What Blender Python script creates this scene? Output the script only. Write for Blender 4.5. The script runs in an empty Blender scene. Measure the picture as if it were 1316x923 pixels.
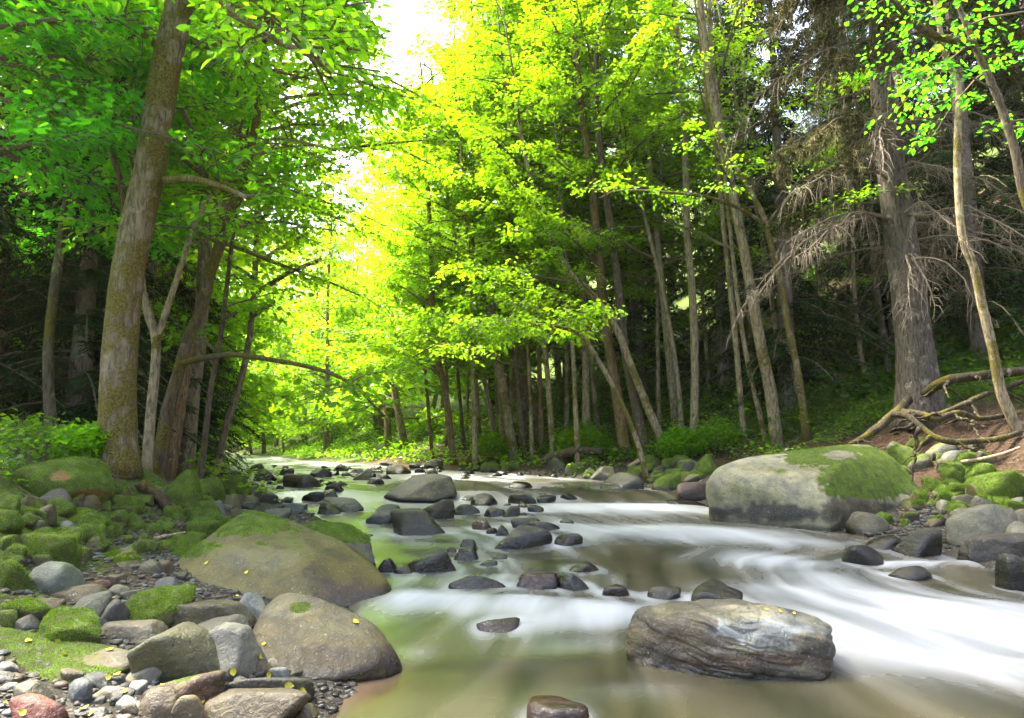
import bpy, bmesh, math, random
import numpy as np
from mathutils import Vector, Matrix

rng = np.random.default_rng(7)
random.seed(7)
scene = bpy.context.scene
COL = scene.collection

# ------------------------------------------------------------------ camera
F = 890.0; CX = 658.0; CY = 461.5; CAMZ = 1.3
PITCH = math.atan((575 - 461.5) / F)
cp, sp = math.cos(PITCH), math.sin(PITCH)
cam = bpy.data.cameras.new("camera"); cam.sensor_width = 36; cam.lens = F / 1316 * 36
cam.clip_start = 0.05; cam.clip_end = 2000
camo = bpy.data.objects.new("camera", cam); COL.objects.link(camo)
camo.location = (0, 0, CAMZ); camo.rotation_euler = (math.radians(90) + PITCH, 0, 0)
scene.camera = camo

def ray(px, py):
    """direction with y = 1 through a photograph pixel"""
    u = (px - CX) / F; v = (CY - py) / F
    y = cp - v * sp; z = sp + v * cp
    return u / y, z / y

def P(px, py, Y):
    a, b = ray(px, py)
    return np.array([a * Y, Y, CAMZ + b * Y])

def project(p):
    p = np.asarray(p, float)
    x = p[..., 0]; y = p[..., 1]; z = p[..., 2] - CAMZ
    dpt = y * cp + z * sp; up = -y * sp + z * cp
    dpt = np.where(dpt < 0.05, 0.05, dpt)
    return CX + F * x / dpt, CY - F * up / dpt

# ------------------------------------------------------------------ noise
def _h(i, j, k, s):
    n = (i * 374761393 + j * 668265263 + k * 2147483647 + s * 1274126177) & 0xFFFFFFFF
    n = ((n ^ (n >> 13)) * 1274126177) & 0xFFFFFFFF
    n = n ^ (n >> 16)
    return (n & 0xFFFFFF) / float(0xFFFFFF)

def vnoise(p, s=0):
    p = np.asarray(p, float)
    f = np.floor(p); t = p - f; t = t * t * (3 - 2 * t)
    f = f.astype(np.int64)
    i, j, k = f[..., 0], f[..., 1], f[..., 2]
    a, b, c = t[..., 0], t[..., 1], t[..., 2]
    def L(u, v, w): return u + (v - u) * w
    x00 = L(_h(i, j, k, s), _h(i + 1, j, k, s), a); x10 = L(_h(i, j + 1, k, s), _h(i + 1, j + 1, k, s), a)
    x01 = L(_h(i, j, k + 1, s), _h(i + 1, j, k + 1, s), a); x11 = L(_h(i, j + 1, k + 1, s), _h(i + 1, j + 1, k + 1, s), a)
    return L(L(x00, x10, b), L(x01, x11, b), c) * 2 - 1

def fbm(p, s=0, o=4):
    p = np.asarray(p, float); r = 0; a = 1; t = 0
    for q in range(o):
        r = r + a * vnoise(p * 2 ** q + q * 17.3, s + q); t += a; a *= 0.5
    return r / t

def sstep(a, b, x):
    t = np.clip((x - a) / (b - a), 0, 1); return t * t * (3 - 2 * t)

# ------------------------------------------------------------------ terrain
def xl(Y): return np.interp(Y, [-10, 0, 3.3, 3.9, 5.6, 6.5, 8.75, 11.3, 15.2, 19, 23.5, 32, 40, 60, 120],
                            [-1.9, -1.35, -1.0, -.95, -1.3, -1.5, -2.0, -3.3, -5.9, -7.8, -9.7, -13, -17, -30, -75])
def xr(Y): return np.interp(Y, [-10, 0, 6.5, 8, 9, 10, 11, 13, 15, 16, 18, 20, 23, 26, 32, 40, 60, 120],
                            [6, 5.4, 4.9, 4.8, 4.5, 3.9, 3.4, 3.1, 2.9, 2.5, 1.0, -.6, -3.5, -6, -9.5, -13.5, -26, -70])
def zw(Y): return np.interp(Y, [-20, 4.6, 5.6, 7.5, 9, 10.5, 12.6, 13.4, 16, 20, 26, 34, 45, 60, 120],
                            [0, 0, .09, .13, .2, .26, .3, .46, .5, .58, .66, .72, .78, .85, .9])
LP = ([-3, -1.5, -.3, 0, 1, 2, 3, 4, 6, 10, 20, 45, 120], [-.5, -.4, -.1, .01, .16, .34, .8, 1.05, 1.2, 1.35, 2.4, 8, 22])
RP = ([-3, -1.5, -.3, 0, 1, 2, 3, 4, 5, 6, 8, 14, 25, 40, 120], [-.5, -.4, -.1, .01, .12, .28, .5, .85, 1.35, 1.7, 2.3, 5.0, 12, 22, 46])

def T(X, Y):
    X = np.asarray(X, float); Y = np.asarray(Y, float)
    dl = xl(Y) - X; dr = X - xr(Y)
    wid = np.maximum(xr(Y) - xl(Y), .5)
    zl = np.interp(dl, *LP); zr = np.interp(dr, *RP)
    d = np.maximum(dl, dr)
    z = np.where(dl > dr, zl, zr)
    amp = .03 + .22 * sstep(2.5, 9, d)
    q = np.stack([X * .5, Y * .5, 0 * X], -1)
    z = z + amp * fbm(q, 3, 4) + .035 * sstep(.3, 1.2, d) * fbm(q * 5, 8, 3)
    # cut bank and hollow below the old spruce
    z = z + .16 * np.exp(-(((X - 7.3) / 2.2) ** 2 + ((Y - 12.8) / 2.4) ** 2)) * fbm(q * 4.5, 12, 4)
    z = z + .36 * np.exp(-(((X + 4.5) / 1.1) ** 2 + ((Y - 8.0) / 1.0) ** 2))
    return z + zw(Y)

def surf(X, Y): return np.maximum(T(X, Y), zw(Y))

_YS = np.concatenate([np.arange(1.5, 14, .02), np.arange(14, 40, .05), np.arange(40, 140, .25)])
def hit(px, py):
    """ground or water point seen at a photograph pixel"""
    a, b = ray(px, py)
    g = surf(a * _YS, _YS) - (CAMZ + b * _YS)
    k = np.argmax(g >= 0) if (g >= 0).any() else len(_YS) - 1
    Y = _YS[k]
    return np.array([a * Y, Y, float(surf(a * Y, Y))])

# ------------------------------------------------------------------ mesh helpers
def mesh(name, V, faces, mats, parent=None, attrs=None, smooth=True, midx=None, color=None):
    """faces: list of int arrays (n,3) or (n,4)"""
    me = bpy.data.meshes.new(name)
    V = np.ascontiguousarray(V, np.float32)
    faces = [np.asarray(f, np.int32) for f in faces if len(f)]
    me.vertices.add(len(V)); me.vertices.foreach_set("co", V.ravel())
    loops = np.concatenate([f.ravel() for f in faces])
    tot = np.concatenate([np.full(len(f), f.shape[1], np.int32) for f in faces])
    st = np.concatenate([[0], np.cumsum(tot)[:-1]]).astype(np.int32)
    me.loops.add(len(loops)); me.loops.foreach_set("vertex_index", loops)
    me.polygons.add(len(tot)); me.polygons.foreach_set("loop_start", st)
    me.polygons.foreach_set("use_smooth", np.full(len(tot), smooth, bool))
    for m in (mats if isinstance(mats, (list, tuple)) else [mats]): me.materials.append(m)
    if midx is not None: me.polygons.foreach_set("material_index", np.asarray(midx, np.int32))
    me.update(calc_edges=True)
    for k, v in (attrs or {}).items():
        v = np.asarray(v, np.float32)
        if v.ndim == 1:
            me.attributes.new(k, 'FLOAT', 'POINT').data.foreach_set("value", v)
        elif v.shape[1] == 3:
            me.attributes.new(k, 'FLOAT_VECTOR', 'POINT').data.foreach_set("vector", v.ravel())
    o = bpy.data.objects.new(name, me); COL.objects.link(o)
    if parent is not None: o.parent = parent
    if color is not None: o.color = color
    return o

def tag(o, label=None, cat=None, group=None, kind=None):
    if label: o["label"] = label
    if cat: o["category"] = cat
    if group: o["group"] = group
    if kind: o["kind"] = kind
    return o

def empty(name, loc):
    o = bpy.data.objects.new(name, None); COL.objects.link(o); o.location = loc
    o.empty_display_size = .2
    return o

def normals(o):
    me = o.data; n = np.empty(len(me.vertices) * 3, np.float32)
    me.vertices.foreach_get("normal", n); return n.reshape(-1, 3)

def nrm(v): return v / np.maximum(np.linalg.norm(v, axis=-1, keepdims=True), 1e-9)

def smooth_path(pts, n):
    pts = np.asarray(pts, float); m = len(pts)
    p = np.vstack([2 * pts[0] - pts[1], pts, 2 * pts[-1] - pts[-2]])
    t = np.linspace(0, m - 1 - 1e-6, n); i = t.astype(int); f = (t - i)[:, None]
    a, b, c, d = p[i], p[i + 1], p[i + 2], p[i + 3]
    return .5 * (2 * b + (c - a) * f + (2 * a - 5 * b + 4 * c - d) * f ** 2 + (3 * b - a - 3 * c + d) * f ** 3)

def tube(path, rad, k=10, seed=0, rough=.0, flare=0.0):
    path = np.asarray(path, float); n = len(path)
    rad = np.asarray(rad, float)
    tg = nrm(np.gradient(path, axis=0))
    ref = np.array([0.13, 1, 0.07]) if abs(tg[:, 1]).mean() < .8 else np.array([1, 0.1, 0.05])
    s = nrm(np.cross(tg, ref)); u = np.cross(s, tg)
    a = np.linspace(0, 2 * math.pi, k, endpoint=False)
    ring = np.cos(a)[None, :, None] * s[:, None] + np.sin(a)[None, :, None] * u[:, None]
    R = rad[:, None] * np.ones(k)[None]
    if rough:
        q = path[:, None] * np.array([1.2, 1.2, .9]) + ring * (rad[:, None, None] * 2.2 + .3)
        R = R * (1 + rough * fbm(q * 2.0, seed, 3))
    if flare:
        lob = 1 + .5 * np.cos(a * 4 + seed) + .35 * np.cos(a * 7 + seed * 2.3)
        h = np.linalg.norm(path - path[0], axis=1)
        R = R * (1 + flare * lob[None] * np.exp(-h / (.35 + rad[0]))[:, None])
    V = (path[:, None] + ring * R[..., None]).reshape(-1, 3)
    i = np.arange(n - 1)[:, None] * k; j = np.arange(k)[None]; j2 = (j + 1) % k
    Q = np.stack([i + j, i + j2, i + k + j2, i + k + j], -1).reshape(-1, 4)
    V = np.vstack([V, path[:1], path[-1:]])
    b = n * k
    t1 = np.stack([np.full(k, b), (np.arange(k) + 1) % k, np.arange(k)], -1)
    o = (n - 1) * k
    t2 = np.stack([np.full(k, b + 1), o + np.arange(k), o + (np.arange(k) + 1) % k], -1)
    return V, Q, np.vstack([t1, t2])

def prisms(A, B, r0, r1, k=3):
    """many thin tapered sticks"""
    A = np.asarray(A); B = np.asarray(B); n = len(A)
    if n == 0: return np.zeros((0, 3)), np.zeros((0, 4), int)
    t = nrm(B - A)
    ref = np.where(np.abs(t[:, 2:3]) > .9, np.array([[1., 0, 0]]), np.array([[0, 0, 1.]]))
    s = nrm(np.cross(t, ref)); u = np.cross(s, t)
    a = np.linspace(0, 2 * math.pi, k, endpoint=False)
    ring = np.cos(a)[None, :, None] * s[:, None] + np.sin(a)[None, :, None] * u[:, None]
    r0 = np.broadcast_to(r0, (n,)); r1 = np.broadcast_to(r1, (n,))
    V = np.concatenate([A[:, None] + ring * r0[:, None, None], B[:, None] + ring * r1[:, None, None]], 1).reshape(-1, 3)
    base = np.arange(n)[:, None] * 2 * k; j = np.arange(k)[None]; j2 = (j + 1) % k
    Q = np.stack([base + j, base + j2, base + k + j2, base + k + j], -1).reshape(-1, 4)
    return V, Q

def leaves(pos, d, nn, L, w=.36, fold=.12):
    """folded diamond leaves"""
    d = nrm(d); s = nrm(np.cross(nn, d)); up = np.cross(d, s)
    L = np.broadcast_to(L, (len(pos),))[:, None]
    v0 = pos; v2 = pos + d * L - up * L * .08
    m = pos + d * L * .48
    v1 = m + s * L * w + up * L * fold; v3 = m - s * L * w + up * L * fold
    V = np.stack([v0, v1, v2, v3], 1).reshape(-1, 3)
    Q = np.arange(len(pos) * 4).reshape(-1, 4)
    return V, Q

def leaves6(pos, d, nn, L, w=.34, fold=.10):
    d = nrm(d); s = nrm(np.cross(nn, d)); up = np.cross(d, s); L = np.broadcast_to(L, (len(pos),))[:, None]
    a = pos + d * L * .28; b = pos + d * L * .66 - up * L * .02
    V = np.stack([pos, a + s * L * w * .9 + up * L * fold, b + s * L * w * .72 + up * L * fold * .7, pos + d * L - up * L * .12, b - s * L * w * .72 + up * L * fold * .7, a - s * L * w * .9 + up * L * fold], 1).reshape(-1, 3)
    i = np.arange(len(pos))[:, None] * 6
    return V, np.concatenate([i + np.array([[0, 1, 2, 3]]), i + np.array([[0, 3, 4, 5]])])

class Acc:
    def __init__(self): self.V = []; self.F = []; self.M = []; self.n = 0
    def add(self, V, F, mi=0):
        if len(V) == 0: return
        self.V.append(V)
        for f in (F if isinstance(F, tuple) else (F,)):
            self.F.append(np.asarray(f) + self.n); self.M.append(np.full(len(f), mi))
        self.n += len(V)
    def build(self, name, mats, parent=None, smooth=True, color=None, off=None):
        V = np.concatenate(self.V)
        if off is not None: V = V - np.asarray(off)
        # group faces of one size together in order
        return mesh(name, V, self.F, mats, parent, smooth=smooth, midx=np.concatenate(self.M), color=color)

# ------------------------------------------------------------------ materials
class NB:
    def __init__(self, name):
        self.m = bpy.data.materials.new(name); self.m.use_nodes = True
        self.t = self.m.node_tree; self.t.nodes.clear()
        self.out = self.n('ShaderNodeOutputMaterial')
    def n(self, ty, **kw):
        x = self.t.nodes.new(ty)
        for k, v in kw.items(): setattr(x, k, v)
        return x
    def l(self, a, b): self.t.links.new(a, b)
    def val(self, sock, v):
        if hasattr(v, 'links') or isinstance(v, bpy.types.NodeSocket): self.l(v, sock)
        elif isinstance(v, (tuple, list)) and len(v) == 3 and sock.type == 'RGBA': sock.default_value = (*v, 1)
        else: sock.default_value = v
    def math(self, op, a, b=0.0, clamp=False):
        x = self.n('ShaderNodeMath', operation=op, use_clamp=clamp); self.val(x.inputs[0], a); self.val(x.inputs[1], b); return x.outputs[0]
    def mix(self, f, a, b, mode='MIX'):
        x = self.n('ShaderNodeMix', data_type='RGBA', blend_type=mode)
        self.val(x.inputs[0], f); self.val(x.inputs[6], a); self.val(x.inputs[7], b); return x.outputs[2]
    def ramp(self, v, a, b, lo=0.0, hi=1.0):
        x = self.n('ShaderNodeMapRange', interpolation_type='SMOOTHSTEP'); self.val(x.inputs[0], v)
        x.inputs[1].default_value = a; x.inputs[2].default_value = b; x.inputs[3].default_value = lo; x.inputs[4].default_value = hi
        return x.outputs[0]
    def noise(self, vec, scale, detail=4, rough=.55, dist=0):
        x = self.n('ShaderNodeTexNoise'); self.l(vec, x.inputs['Vector'])
        x.inputs['Scale'].default_value = scale; x.inputs['Detail'].default_value = detail
        x.inputs['Roughness'].default_value = rough; x.inputs['Distortion'].default_value = dist
        return x.outputs['Fac']
    def attr(self, name): return self.n('ShaderNodeAttribute', attribute_name=name)
    def scalev(self, vec, s):
        x = self.n('ShaderNodeVectorMath', operation='MULTIPLY'); self.l(vec, x.inputs[0]); x.inputs[1].default_value = s; return x.outputs[0]
    def bump(self, h, dist, strength=1.0, prev=None):
        x = self.n('ShaderNodeBump'); self.l(h, x.inputs['Height']); x.inputs['Distance'].default_value = dist
        self.val(x.inputs['Strength'], strength)
        if prev is not None: self.l(prev, x.inputs['Normal'])
        return x.outputs['Normal']
    def pbsdf(self, color, rough, normal=None, spec=.5):
        b = self.n('ShaderNodeBsdfPrincipled'); self.val(b.inputs['Base Color'], color); self.val(b.inputs['Roughness'], rough)
        self.val(b.inputs['Specular IOR Level'], spec)
        if normal is not None: self.l(normal, b.inputs['Normal'])
        return b.outputs[0]
    def done(self, sh): self.l(sh, self.out.inputs['Surface']); return self.m

def mat_rock():
    b = NB('river_stone')
    pos = b.n('ShaderNodeNewGeometry').outputs['Position']
    col = b.attr('Col').outputs['Color']
    big = b.noise(pos, 5, 5, .6, .4); fine = b.noise(pos, 60, 4, .7); mid = b.noise(pos, 17, 5, .65, 1.2)
    c = b.mix(1.0, col, b.mix(b.ramp(big, .3, .7), (.55, .55, .58), (1.3, 1.25, 1.15)), 'MULTIPLY')
    c = b.mix(b.ramp(fine, .55, .75, 0, .45), c, (.34, .32, .27))
    c = b.mix(b.ramp(mid, .52, .66, 0, .55), c, (.055, .05, .04))
    # lichen spots
    vor = b.n('ShaderNodeTexVoronoi'); b.l(pos, vor.inputs['Vector']); vor.inputs['Scale'].default_value = 22
    lich = b.math('MULTIPLY', b.ramp(vor.outputs['Distance'], .16, .1), b.ramp(big, .5, .62))
    c = b.mix(b.math('MULTIPLY', lich, .5), c, (.42, .44, .36))
    wv = b.n('ShaderNodeVectorMath', operation='ADD'); b.l(pos, wv.inputs[0])
    nz = b.n('ShaderNodeTexNoise'); b.l(pos, nz.inputs['Vector']); nz.inputs['Scale'].default_value = 4; nz.inputs['Detail'].default_value = 4
    b.l(b.scalev(nz.outputs['Color'], (.5, .5, .5)), wv.inputs[1])
    ve = b.n('ShaderNodeTexVoronoi', feature='DISTANCE_TO_EDGE'); b.l(b.scalev(wv.outputs[0], (1, 1, 1.6)), ve.inputs['Vector']); ve.inputs['Scale'].default_value = 2.3
    crack = b.math('MULTIPLY', b.ramp(ve.outputs['Distance'], .012, .003), b.ramp(big, .53, .62))
    c = b.mix(b.math('MULTIPLY', crack, .5), c, (.02, .018, .014))
    # moss
    moss = b.attr('moss').outputs['Fac']
    mm = b.ramp(b.math('ADD', moss, b.math('MULTIPLY', b.math('SUBTRACT', mid, .5), 1.3)), .38, .62)
    thin = b.ramp(b.math('ADD', moss, b.math('MULTIPLY', b.math('SUBTRACT', big, .5), 1.6)), .12, .55, 0, .75)
    c = b.mix(thin, c, (.085, .078, .014))
    mc = b.mix(b.ramp(b.noise(pos, 9, 4), .35, .65), (.075, .11, .008), (.16, .28, .012))
    mc = b.mix(b.ramp(b.noise(pos, 140, 2), .35, .7), (.04, .045, .006), mc)
    wet = b.attr('wet').outputs['Fac']
    wc = b.mix(1.0, c, (.36, .35, .34), 'MULTIPLY')
    c = b.mix(wet, c, wc)
    c = b.mix(mm, c, mc)
    rough = b.math('SUBTRACT', b.math('ADD', .62, b.math('MULTIPLY', mm, .35)), b.math('MULTIPLY', wet, .42))
    n1 = b.bump(mid, .018, .8); n1 = b.bump(fine, .004, .7, n1); n1 = b.bump(b.math('MULTIPLY', crack, -1.0), .008, .6, n1)
    fuzz = b.noise(pos, 130, 3, .7)
    n1 = b.bump(fuzz, .02, b.math('MULTIPLY', mm, .9), n1)
    return b.done(b.pbsdf(c, rough, n1, .45))

def mat_ground():
    b = NB('forest_floor')
    pos = b.n('ShaderNodeNewGeometry').outputs['Position']
    a = b.noise(pos, .9, 5, .6); f = b.noise(pos, 26, 5, .7); g = b.noise(pos, 6, 4)
    green = b.attr('green').outputs['Fac']; red = b.attr('red').outputs['Fac']; bed = b.attr('bed').outputs['Fac']
    litter = b.mix(b.ramp(f, .35, .7), (.035, .022, .012), (.12, .075, .04))
    redc = b.mix(b.ramp(f, .35, .7), (.026, .014, .009), (.085, .040, .023))
    c = b.mix(red, litter, redc)
    gc = b.mix(b.ramp(f, .3, .7), (.03, .05, .008), (.10, .15, .015))
    c = b.mix(b.ramp(b.math('ADD', green, b.math('SUBTRACT', g, .5)), .4, .6), c, gc)
    vor = b.n('ShaderNodeTexVoronoi'); b.l(pos, vor.inputs['Vector']); vor.inputs['Scale'].default_value = 28
    peb = b.mix(b.ramp(vor.outputs['Color'], .2, .8), (.05, .045, .038), (.13, .12, .10))
    peb = b.mix(b.ramp(vor.outputs['Distance'], .3, .6), peb, (.035, .03, .022))
    c = b.mix(bed, c, peb)
    n1 = b.bump(f, .05, .8); n1 = b.bump(g, .08, .6, n1)
    return b.done(b.pbsdf(c, .9, n1, .2))

def mat_water():
    b = NB('silky_river_water')
    fl = b.attr('flow').outputs['Vector']
    foam = b.attr('foam').outputs['Fac']; sh = b.attr('shallow').outputs['Fac']
    s1 = b.noise(b.scalev(fl, (1.5, .30, 1)), 1.6, 2, .5, .5)
    s2 = b.noise(b.scalev(fl, (4.5, .6, 1)), 1.7, 2, .45, .4)
    st = b.math('ADD', b.math('MULTIPLY', b.math('SUBTRACT', s1, .5), 1.1), b.math('MULTIPLY', b.math('SUBTRACT', s2, .5), .35))
    fm = b.ramp(b.math('ADD', foam, b.math('MULTIPLY', st, b.ramp(foam, 0.0, .4, .3, .7))), -.05, 1.15)
    deep = b.mix(b.ramp(s1, .35, .65), (.026, .026, .013), (.06, .05, .023))
    deep = b.mix(sh, deep, (.085, .05, .022))
    c = b.mix(fm, deep, (.36, .375, .405))
    r = b.ramp(fm, 0, .8, .22, .6)
    rip = b.noise(b.scalev(fl, (5, 1.6, 1)), 2.2, 3, .5, .4)
    n1 = b.bump(rip, .02, .07)
    return b.done(b.pbsdf(c, r, n1, .5))

def mat_leaf(name, tr=.66):
    b = NB(name)
    oc = b.n('ShaderNodeObjectInfo').outputs['Color']
    ri = b.n('ShaderNodeNewGeometry').outputs['Random Per Island']
    c = b.mix(1.0, oc, b.mix(ri, (.6, .72, .6), (1.45, 1.2, 1.1)), 'MULTIPLY')
    d = b.n('ShaderNodeBsdfDiffuse'); b.l(c, d.inputs['Color'])
    t = b.n('ShaderNodeBsdfTranslucent'); b.l(b.mix(1.0, c, (2.9, 2.9, .9), 'MULTIPLY'), t.inputs['Color'])
    x = b.n('ShaderNodeMixShader'); x.inputs[0].default_value = tr; b.l(d.outputs[0], x.inputs[1]); b.l(t.outputs[0], x.inputs[2])
    g = b.n('ShaderNodeBsdfGlossy'); g.inputs['Roughness'].default_value = .35; g.inputs['Color'].default_value = (1, 1, 1, 1)
    y = b.n('ShaderNodeMixShader'); y.inputs[0].default_value = .02; b.l(x.outputs[0], y.inputs[1]); b.l(g.outputs[0], y.inputs[2])
    return b.done(y.outputs[0])

def mat_bark():
    b = NB('tree_bark')
    oi = b.n('ShaderNodeObjectInfo')
    geo = b.n('ShaderNodeNewGeometry')
    pos = geo.outputs['Position']
    v = b.scalev(pos, (1, 1, .22))
    ridg = b.noise(v, 26, 5, .7, .5); pat = b.noise(b.scalev(pos, (1, 1, .8)), 7, 5, .65, .6); big = b.noise(pos, 1.7, 4, .6)
    c = b.mix(1.0, oi.outputs['Color'], b.mix(b.ramp(ridg, .3, .65), (.3, .27, .24), (1.35, 1.3, 1.25)), 'MULTIPLY')
    c = b.mix(b.ramp(pat, .56, .66, 0, .6), c, (.33, .29, .22))
    mo = b.math('ADD', b.math('ADD', oi.outputs['Alpha'], .05), b.math('MULTIPLY', b.math('SUBTRACT', big, .5), 1.6))
    mo = b.math('ADD', mo, b.math('MULTIPLY', b.math('SUBTRACT', pat, .5), 1.0))
    mm = b.ramp(mo, .42, .62, 0, .92)
    mc = b.mix(b.ramp(b.noise(pos, 45, 3, .7), .35, .65), (.045, .035, .008), (.15, .12, .015))
    c = b.mix(mm, c, mc)
    n1 = b.bump(ridg, .03, .9); n1 = b.bump(b.noise(pos, 70, 3, .7), .01, .6, n1)
    return b.done(b.pbsdf(c, .88, n1, .2))

def mat_plain(name, c1, c2, scale=30, rough=.85, stretch=(1, 1, 1), bd=.01):
    b = NB(name); pos = b.n('ShaderNodeNewGeometry').outputs['Position']
    f = b.noise(b.scalev(pos, stretch), scale, 4, .65)
    return b.done(b.pbsdf(b.mix(b.ramp(f, .3, .7), c1, c2), rough, b.bump(f, bd, .7), .25))

def mat_needle():
    b = NB('conifer_needles')
    oc = b.n('ShaderNodeObjectInfo').outputs['Color']; ri = b.n('ShaderNodeNewGeometry').outputs['Random Per Island']
    c = b.mix(1.0, oc, b.mix(ri, (.5, .5, .5), (1.5, 1.5, 1.4)), 'MULTIPLY')
    d = b.n('ShaderNodeBsdfDiffuse'); b.l(c, d.inputs['Color'])
    t = b.n('ShaderNodeBsdfTranslucent'); b.l(c, t.inputs['Color'])
    x = b.n('ShaderNodeMixShader'); x.inputs[0].default_value = .25; b.l(d.outputs[0], x.inputs[1]); b.l(t.outputs[0], x.inputs[2])
    return b.done(x.outputs[0])

M_ROCK = mat_rock(); M_GROUND = mat_ground(); M_WATER = mat_water(); M_LEAF = mat_leaf('broad_leaf'); M_BARK = mat_bark()
M_NEEDLE = mat_needle()
M_TWIG = mat_plain('twig_bark', (.06, .045, .03), (.16, .12, .07), 40)
M_DEAD = mat_plain('dead_twig', (.06, .045, .032), (.17, .135, .10), 40)
M_MOSS = mat_leaf('moss_blade', .35)
M_WOOD = mat_plain('weathered_wood', (.16, .10, .06), (.42, .32, .20), 30, stretch=(1, 1, 1))
M_REDWOOD = mat_plain('rotten_red_wood', (.04, .02, .010), (.17, .075, .035), 24, bd=.05)

# ------------------------------------------------------------------ ground
def ground():
    xs = np.unique(np.round(np.concatenate([-np.geomspace(14, 200, 60)[::-1], np.arange(-14, 16, .09), np.geomspace(16, 220, 60)]), 4))
    ys = np.unique(np.round(np.concatenate([np.linspace(-30, 0, 20), np.arange(0, 14, .09), np.arange(14, 40, .16), np.geomspace(40, 260, 60)]), 4))
    X, Y = np.meshgrid(xs, ys); Z = T(X, Y)
    V = np.stack([X, Y, Z], -1).reshape(-1, 3); nx = len(xs); ny = len(ys)
    i = np.arange(ny - 1)[:, None] * nx; j = np.arange(nx - 1)[None]
    Q = np.stack([i + j, i + j + 1, i + nx + j + 1, i + nx + j], -1).reshape(-1, 4)
    x, y = V[:, 0], V[:, 1]
    dl = xl(y) - x; dr = x - xr(y)
    bed = np.where(dl > dr, 1 - sstep(.9, 2.2, dl), 1 - sstep(1.5, 2.6, dr)) * (1 - sstep(17, 22, y) * np.clip(np.maximum(dl, dr) * 3, 0, 1))
    green = np.where(dl > dr, .2 + .5 * sstep(1, 2.6, dl), .25 + .3 * sstep(3, 5, dr) - .35 * sstep(9, 12, dr) * (1 - sstep(20, 28, y)) + .3 * sstep(22, 30, y))
    g2 = np.exp(-(((x - 11.5) / 3.5) ** 2 + ((y - 17) / 3) ** 2)); green = green + .8 * g2
    red = np.exp(-(((x - 7.3) / 2.0) ** 2 + ((y - 12.8) / 2.2) ** 2)) * 1.2
    red = np.clip(np.where((dr > 7) & (y < 24), np.maximum(red, .55), red), 0, 1)
    green = green - red * .5 * (1 - g2)
    o = mesh('ground', V, [Q], M_GROUND, attrs={'green': green, 'red': red, 'bed': bed})
    tag(o, kind='structure')
ground()

# ------------------------------------------------------------------ rocks
ICO = {}
def ico(n):
    if n not in ICO:
        bm = bmesh.new(); bmesh.ops.create_icosphere(bm, subdivisions=n, radius=1)
        V = np.array([v.co[:] for v in bm.verts]); Fc = np.array([[v.index for v in f.verts] for f in bm.faces]); bm.free()
        ICO[n] = (nrm(V), Fc)
    return ICO[n]

def soft_poly(D, N, h, p):
    s = np.maximum(D @ N.T / h[None], 0)
    return (s ** p).sum(1) ** (-1.0 / p)

WROCKS = []          # (x, y, half width) of the stones standing in the stream
ROCKS = []
def finish_rock(name, V, Fc, origin, color, moss, seed, label, cat, group, wetband=.07, patches=(), bands=0.0):
    """V in world space"""
    o = mesh(name, V - origin, [Fc], M_ROCK); o.location = origin
    nz = normals(o)[:, 2]
    q = V * 3.0
    f = fbm(q, seed + 40, 4)
    mo = nz * .55 + f * .75 + (moss * 2 - .86) * .95
    mo = sstep(-.15, .4, mo) if moss > 0 else np.zeros(len(V))
    hgt = V[:, 2] - zw(V[:, 1]); dl = xl(V[:, 1]) - V[:, 0]; dr = V[:, 0] - xr(V[:, 1])
    near = 1 - sstep(.15, .6, np.maximum(dl, dr))
    wet = (1 - sstep(wetband * .5, wetband * 1.5, hgt + .03 * f)) * near
    def alb(c):
        c = np.asarray(c, float); g = c.mean(); return np.clip(g + (c - g) * 1.3, .004, 1) * .355 * np.array([1.0, 1.0, .82])
    col = alb(color)[None] * (1 + .18 * fbm(V * 4, seed + 9, 3))[:, None] * np.ones((len(V), 3))
    if bands:
        bd = fbm(np.stack([V[:, 0] * 1.3, V[:, 1] * 3, V[:, 2] * 20 + V[:, 0] * 4 + 1.5 * fbm(V * 4, seed + 2, 3)], -1), seed + 21, 4)
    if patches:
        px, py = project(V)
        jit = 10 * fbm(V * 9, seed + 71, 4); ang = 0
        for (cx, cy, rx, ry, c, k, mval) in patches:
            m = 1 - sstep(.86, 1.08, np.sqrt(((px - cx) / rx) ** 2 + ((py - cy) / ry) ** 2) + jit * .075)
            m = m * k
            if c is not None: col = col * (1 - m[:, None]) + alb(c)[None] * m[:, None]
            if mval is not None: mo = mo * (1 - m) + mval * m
    if bands: col = col * (1 + bands * np.clip(bd * 2.2, -.8, .8))[:, None]
    mo = mo * (1 - wet)
    me = o.data
    me.attributes.new('Col', 'FLOAT_VECTOR', 'POINT').data.foreach_set("vector", col.astype(np.float32).ravel())
    me.attributes.new('moss', 'FLOAT', 'POINT').data.foreach_set("value", mo.astype(np.float32))
    me.attributes.new('wet', 'FLOAT', 'POINT').data.foreach_set("value", wet.astype(np.float32))
    tag(o, label, cat, group)
    ROCKS.append(o)
    return o

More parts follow.
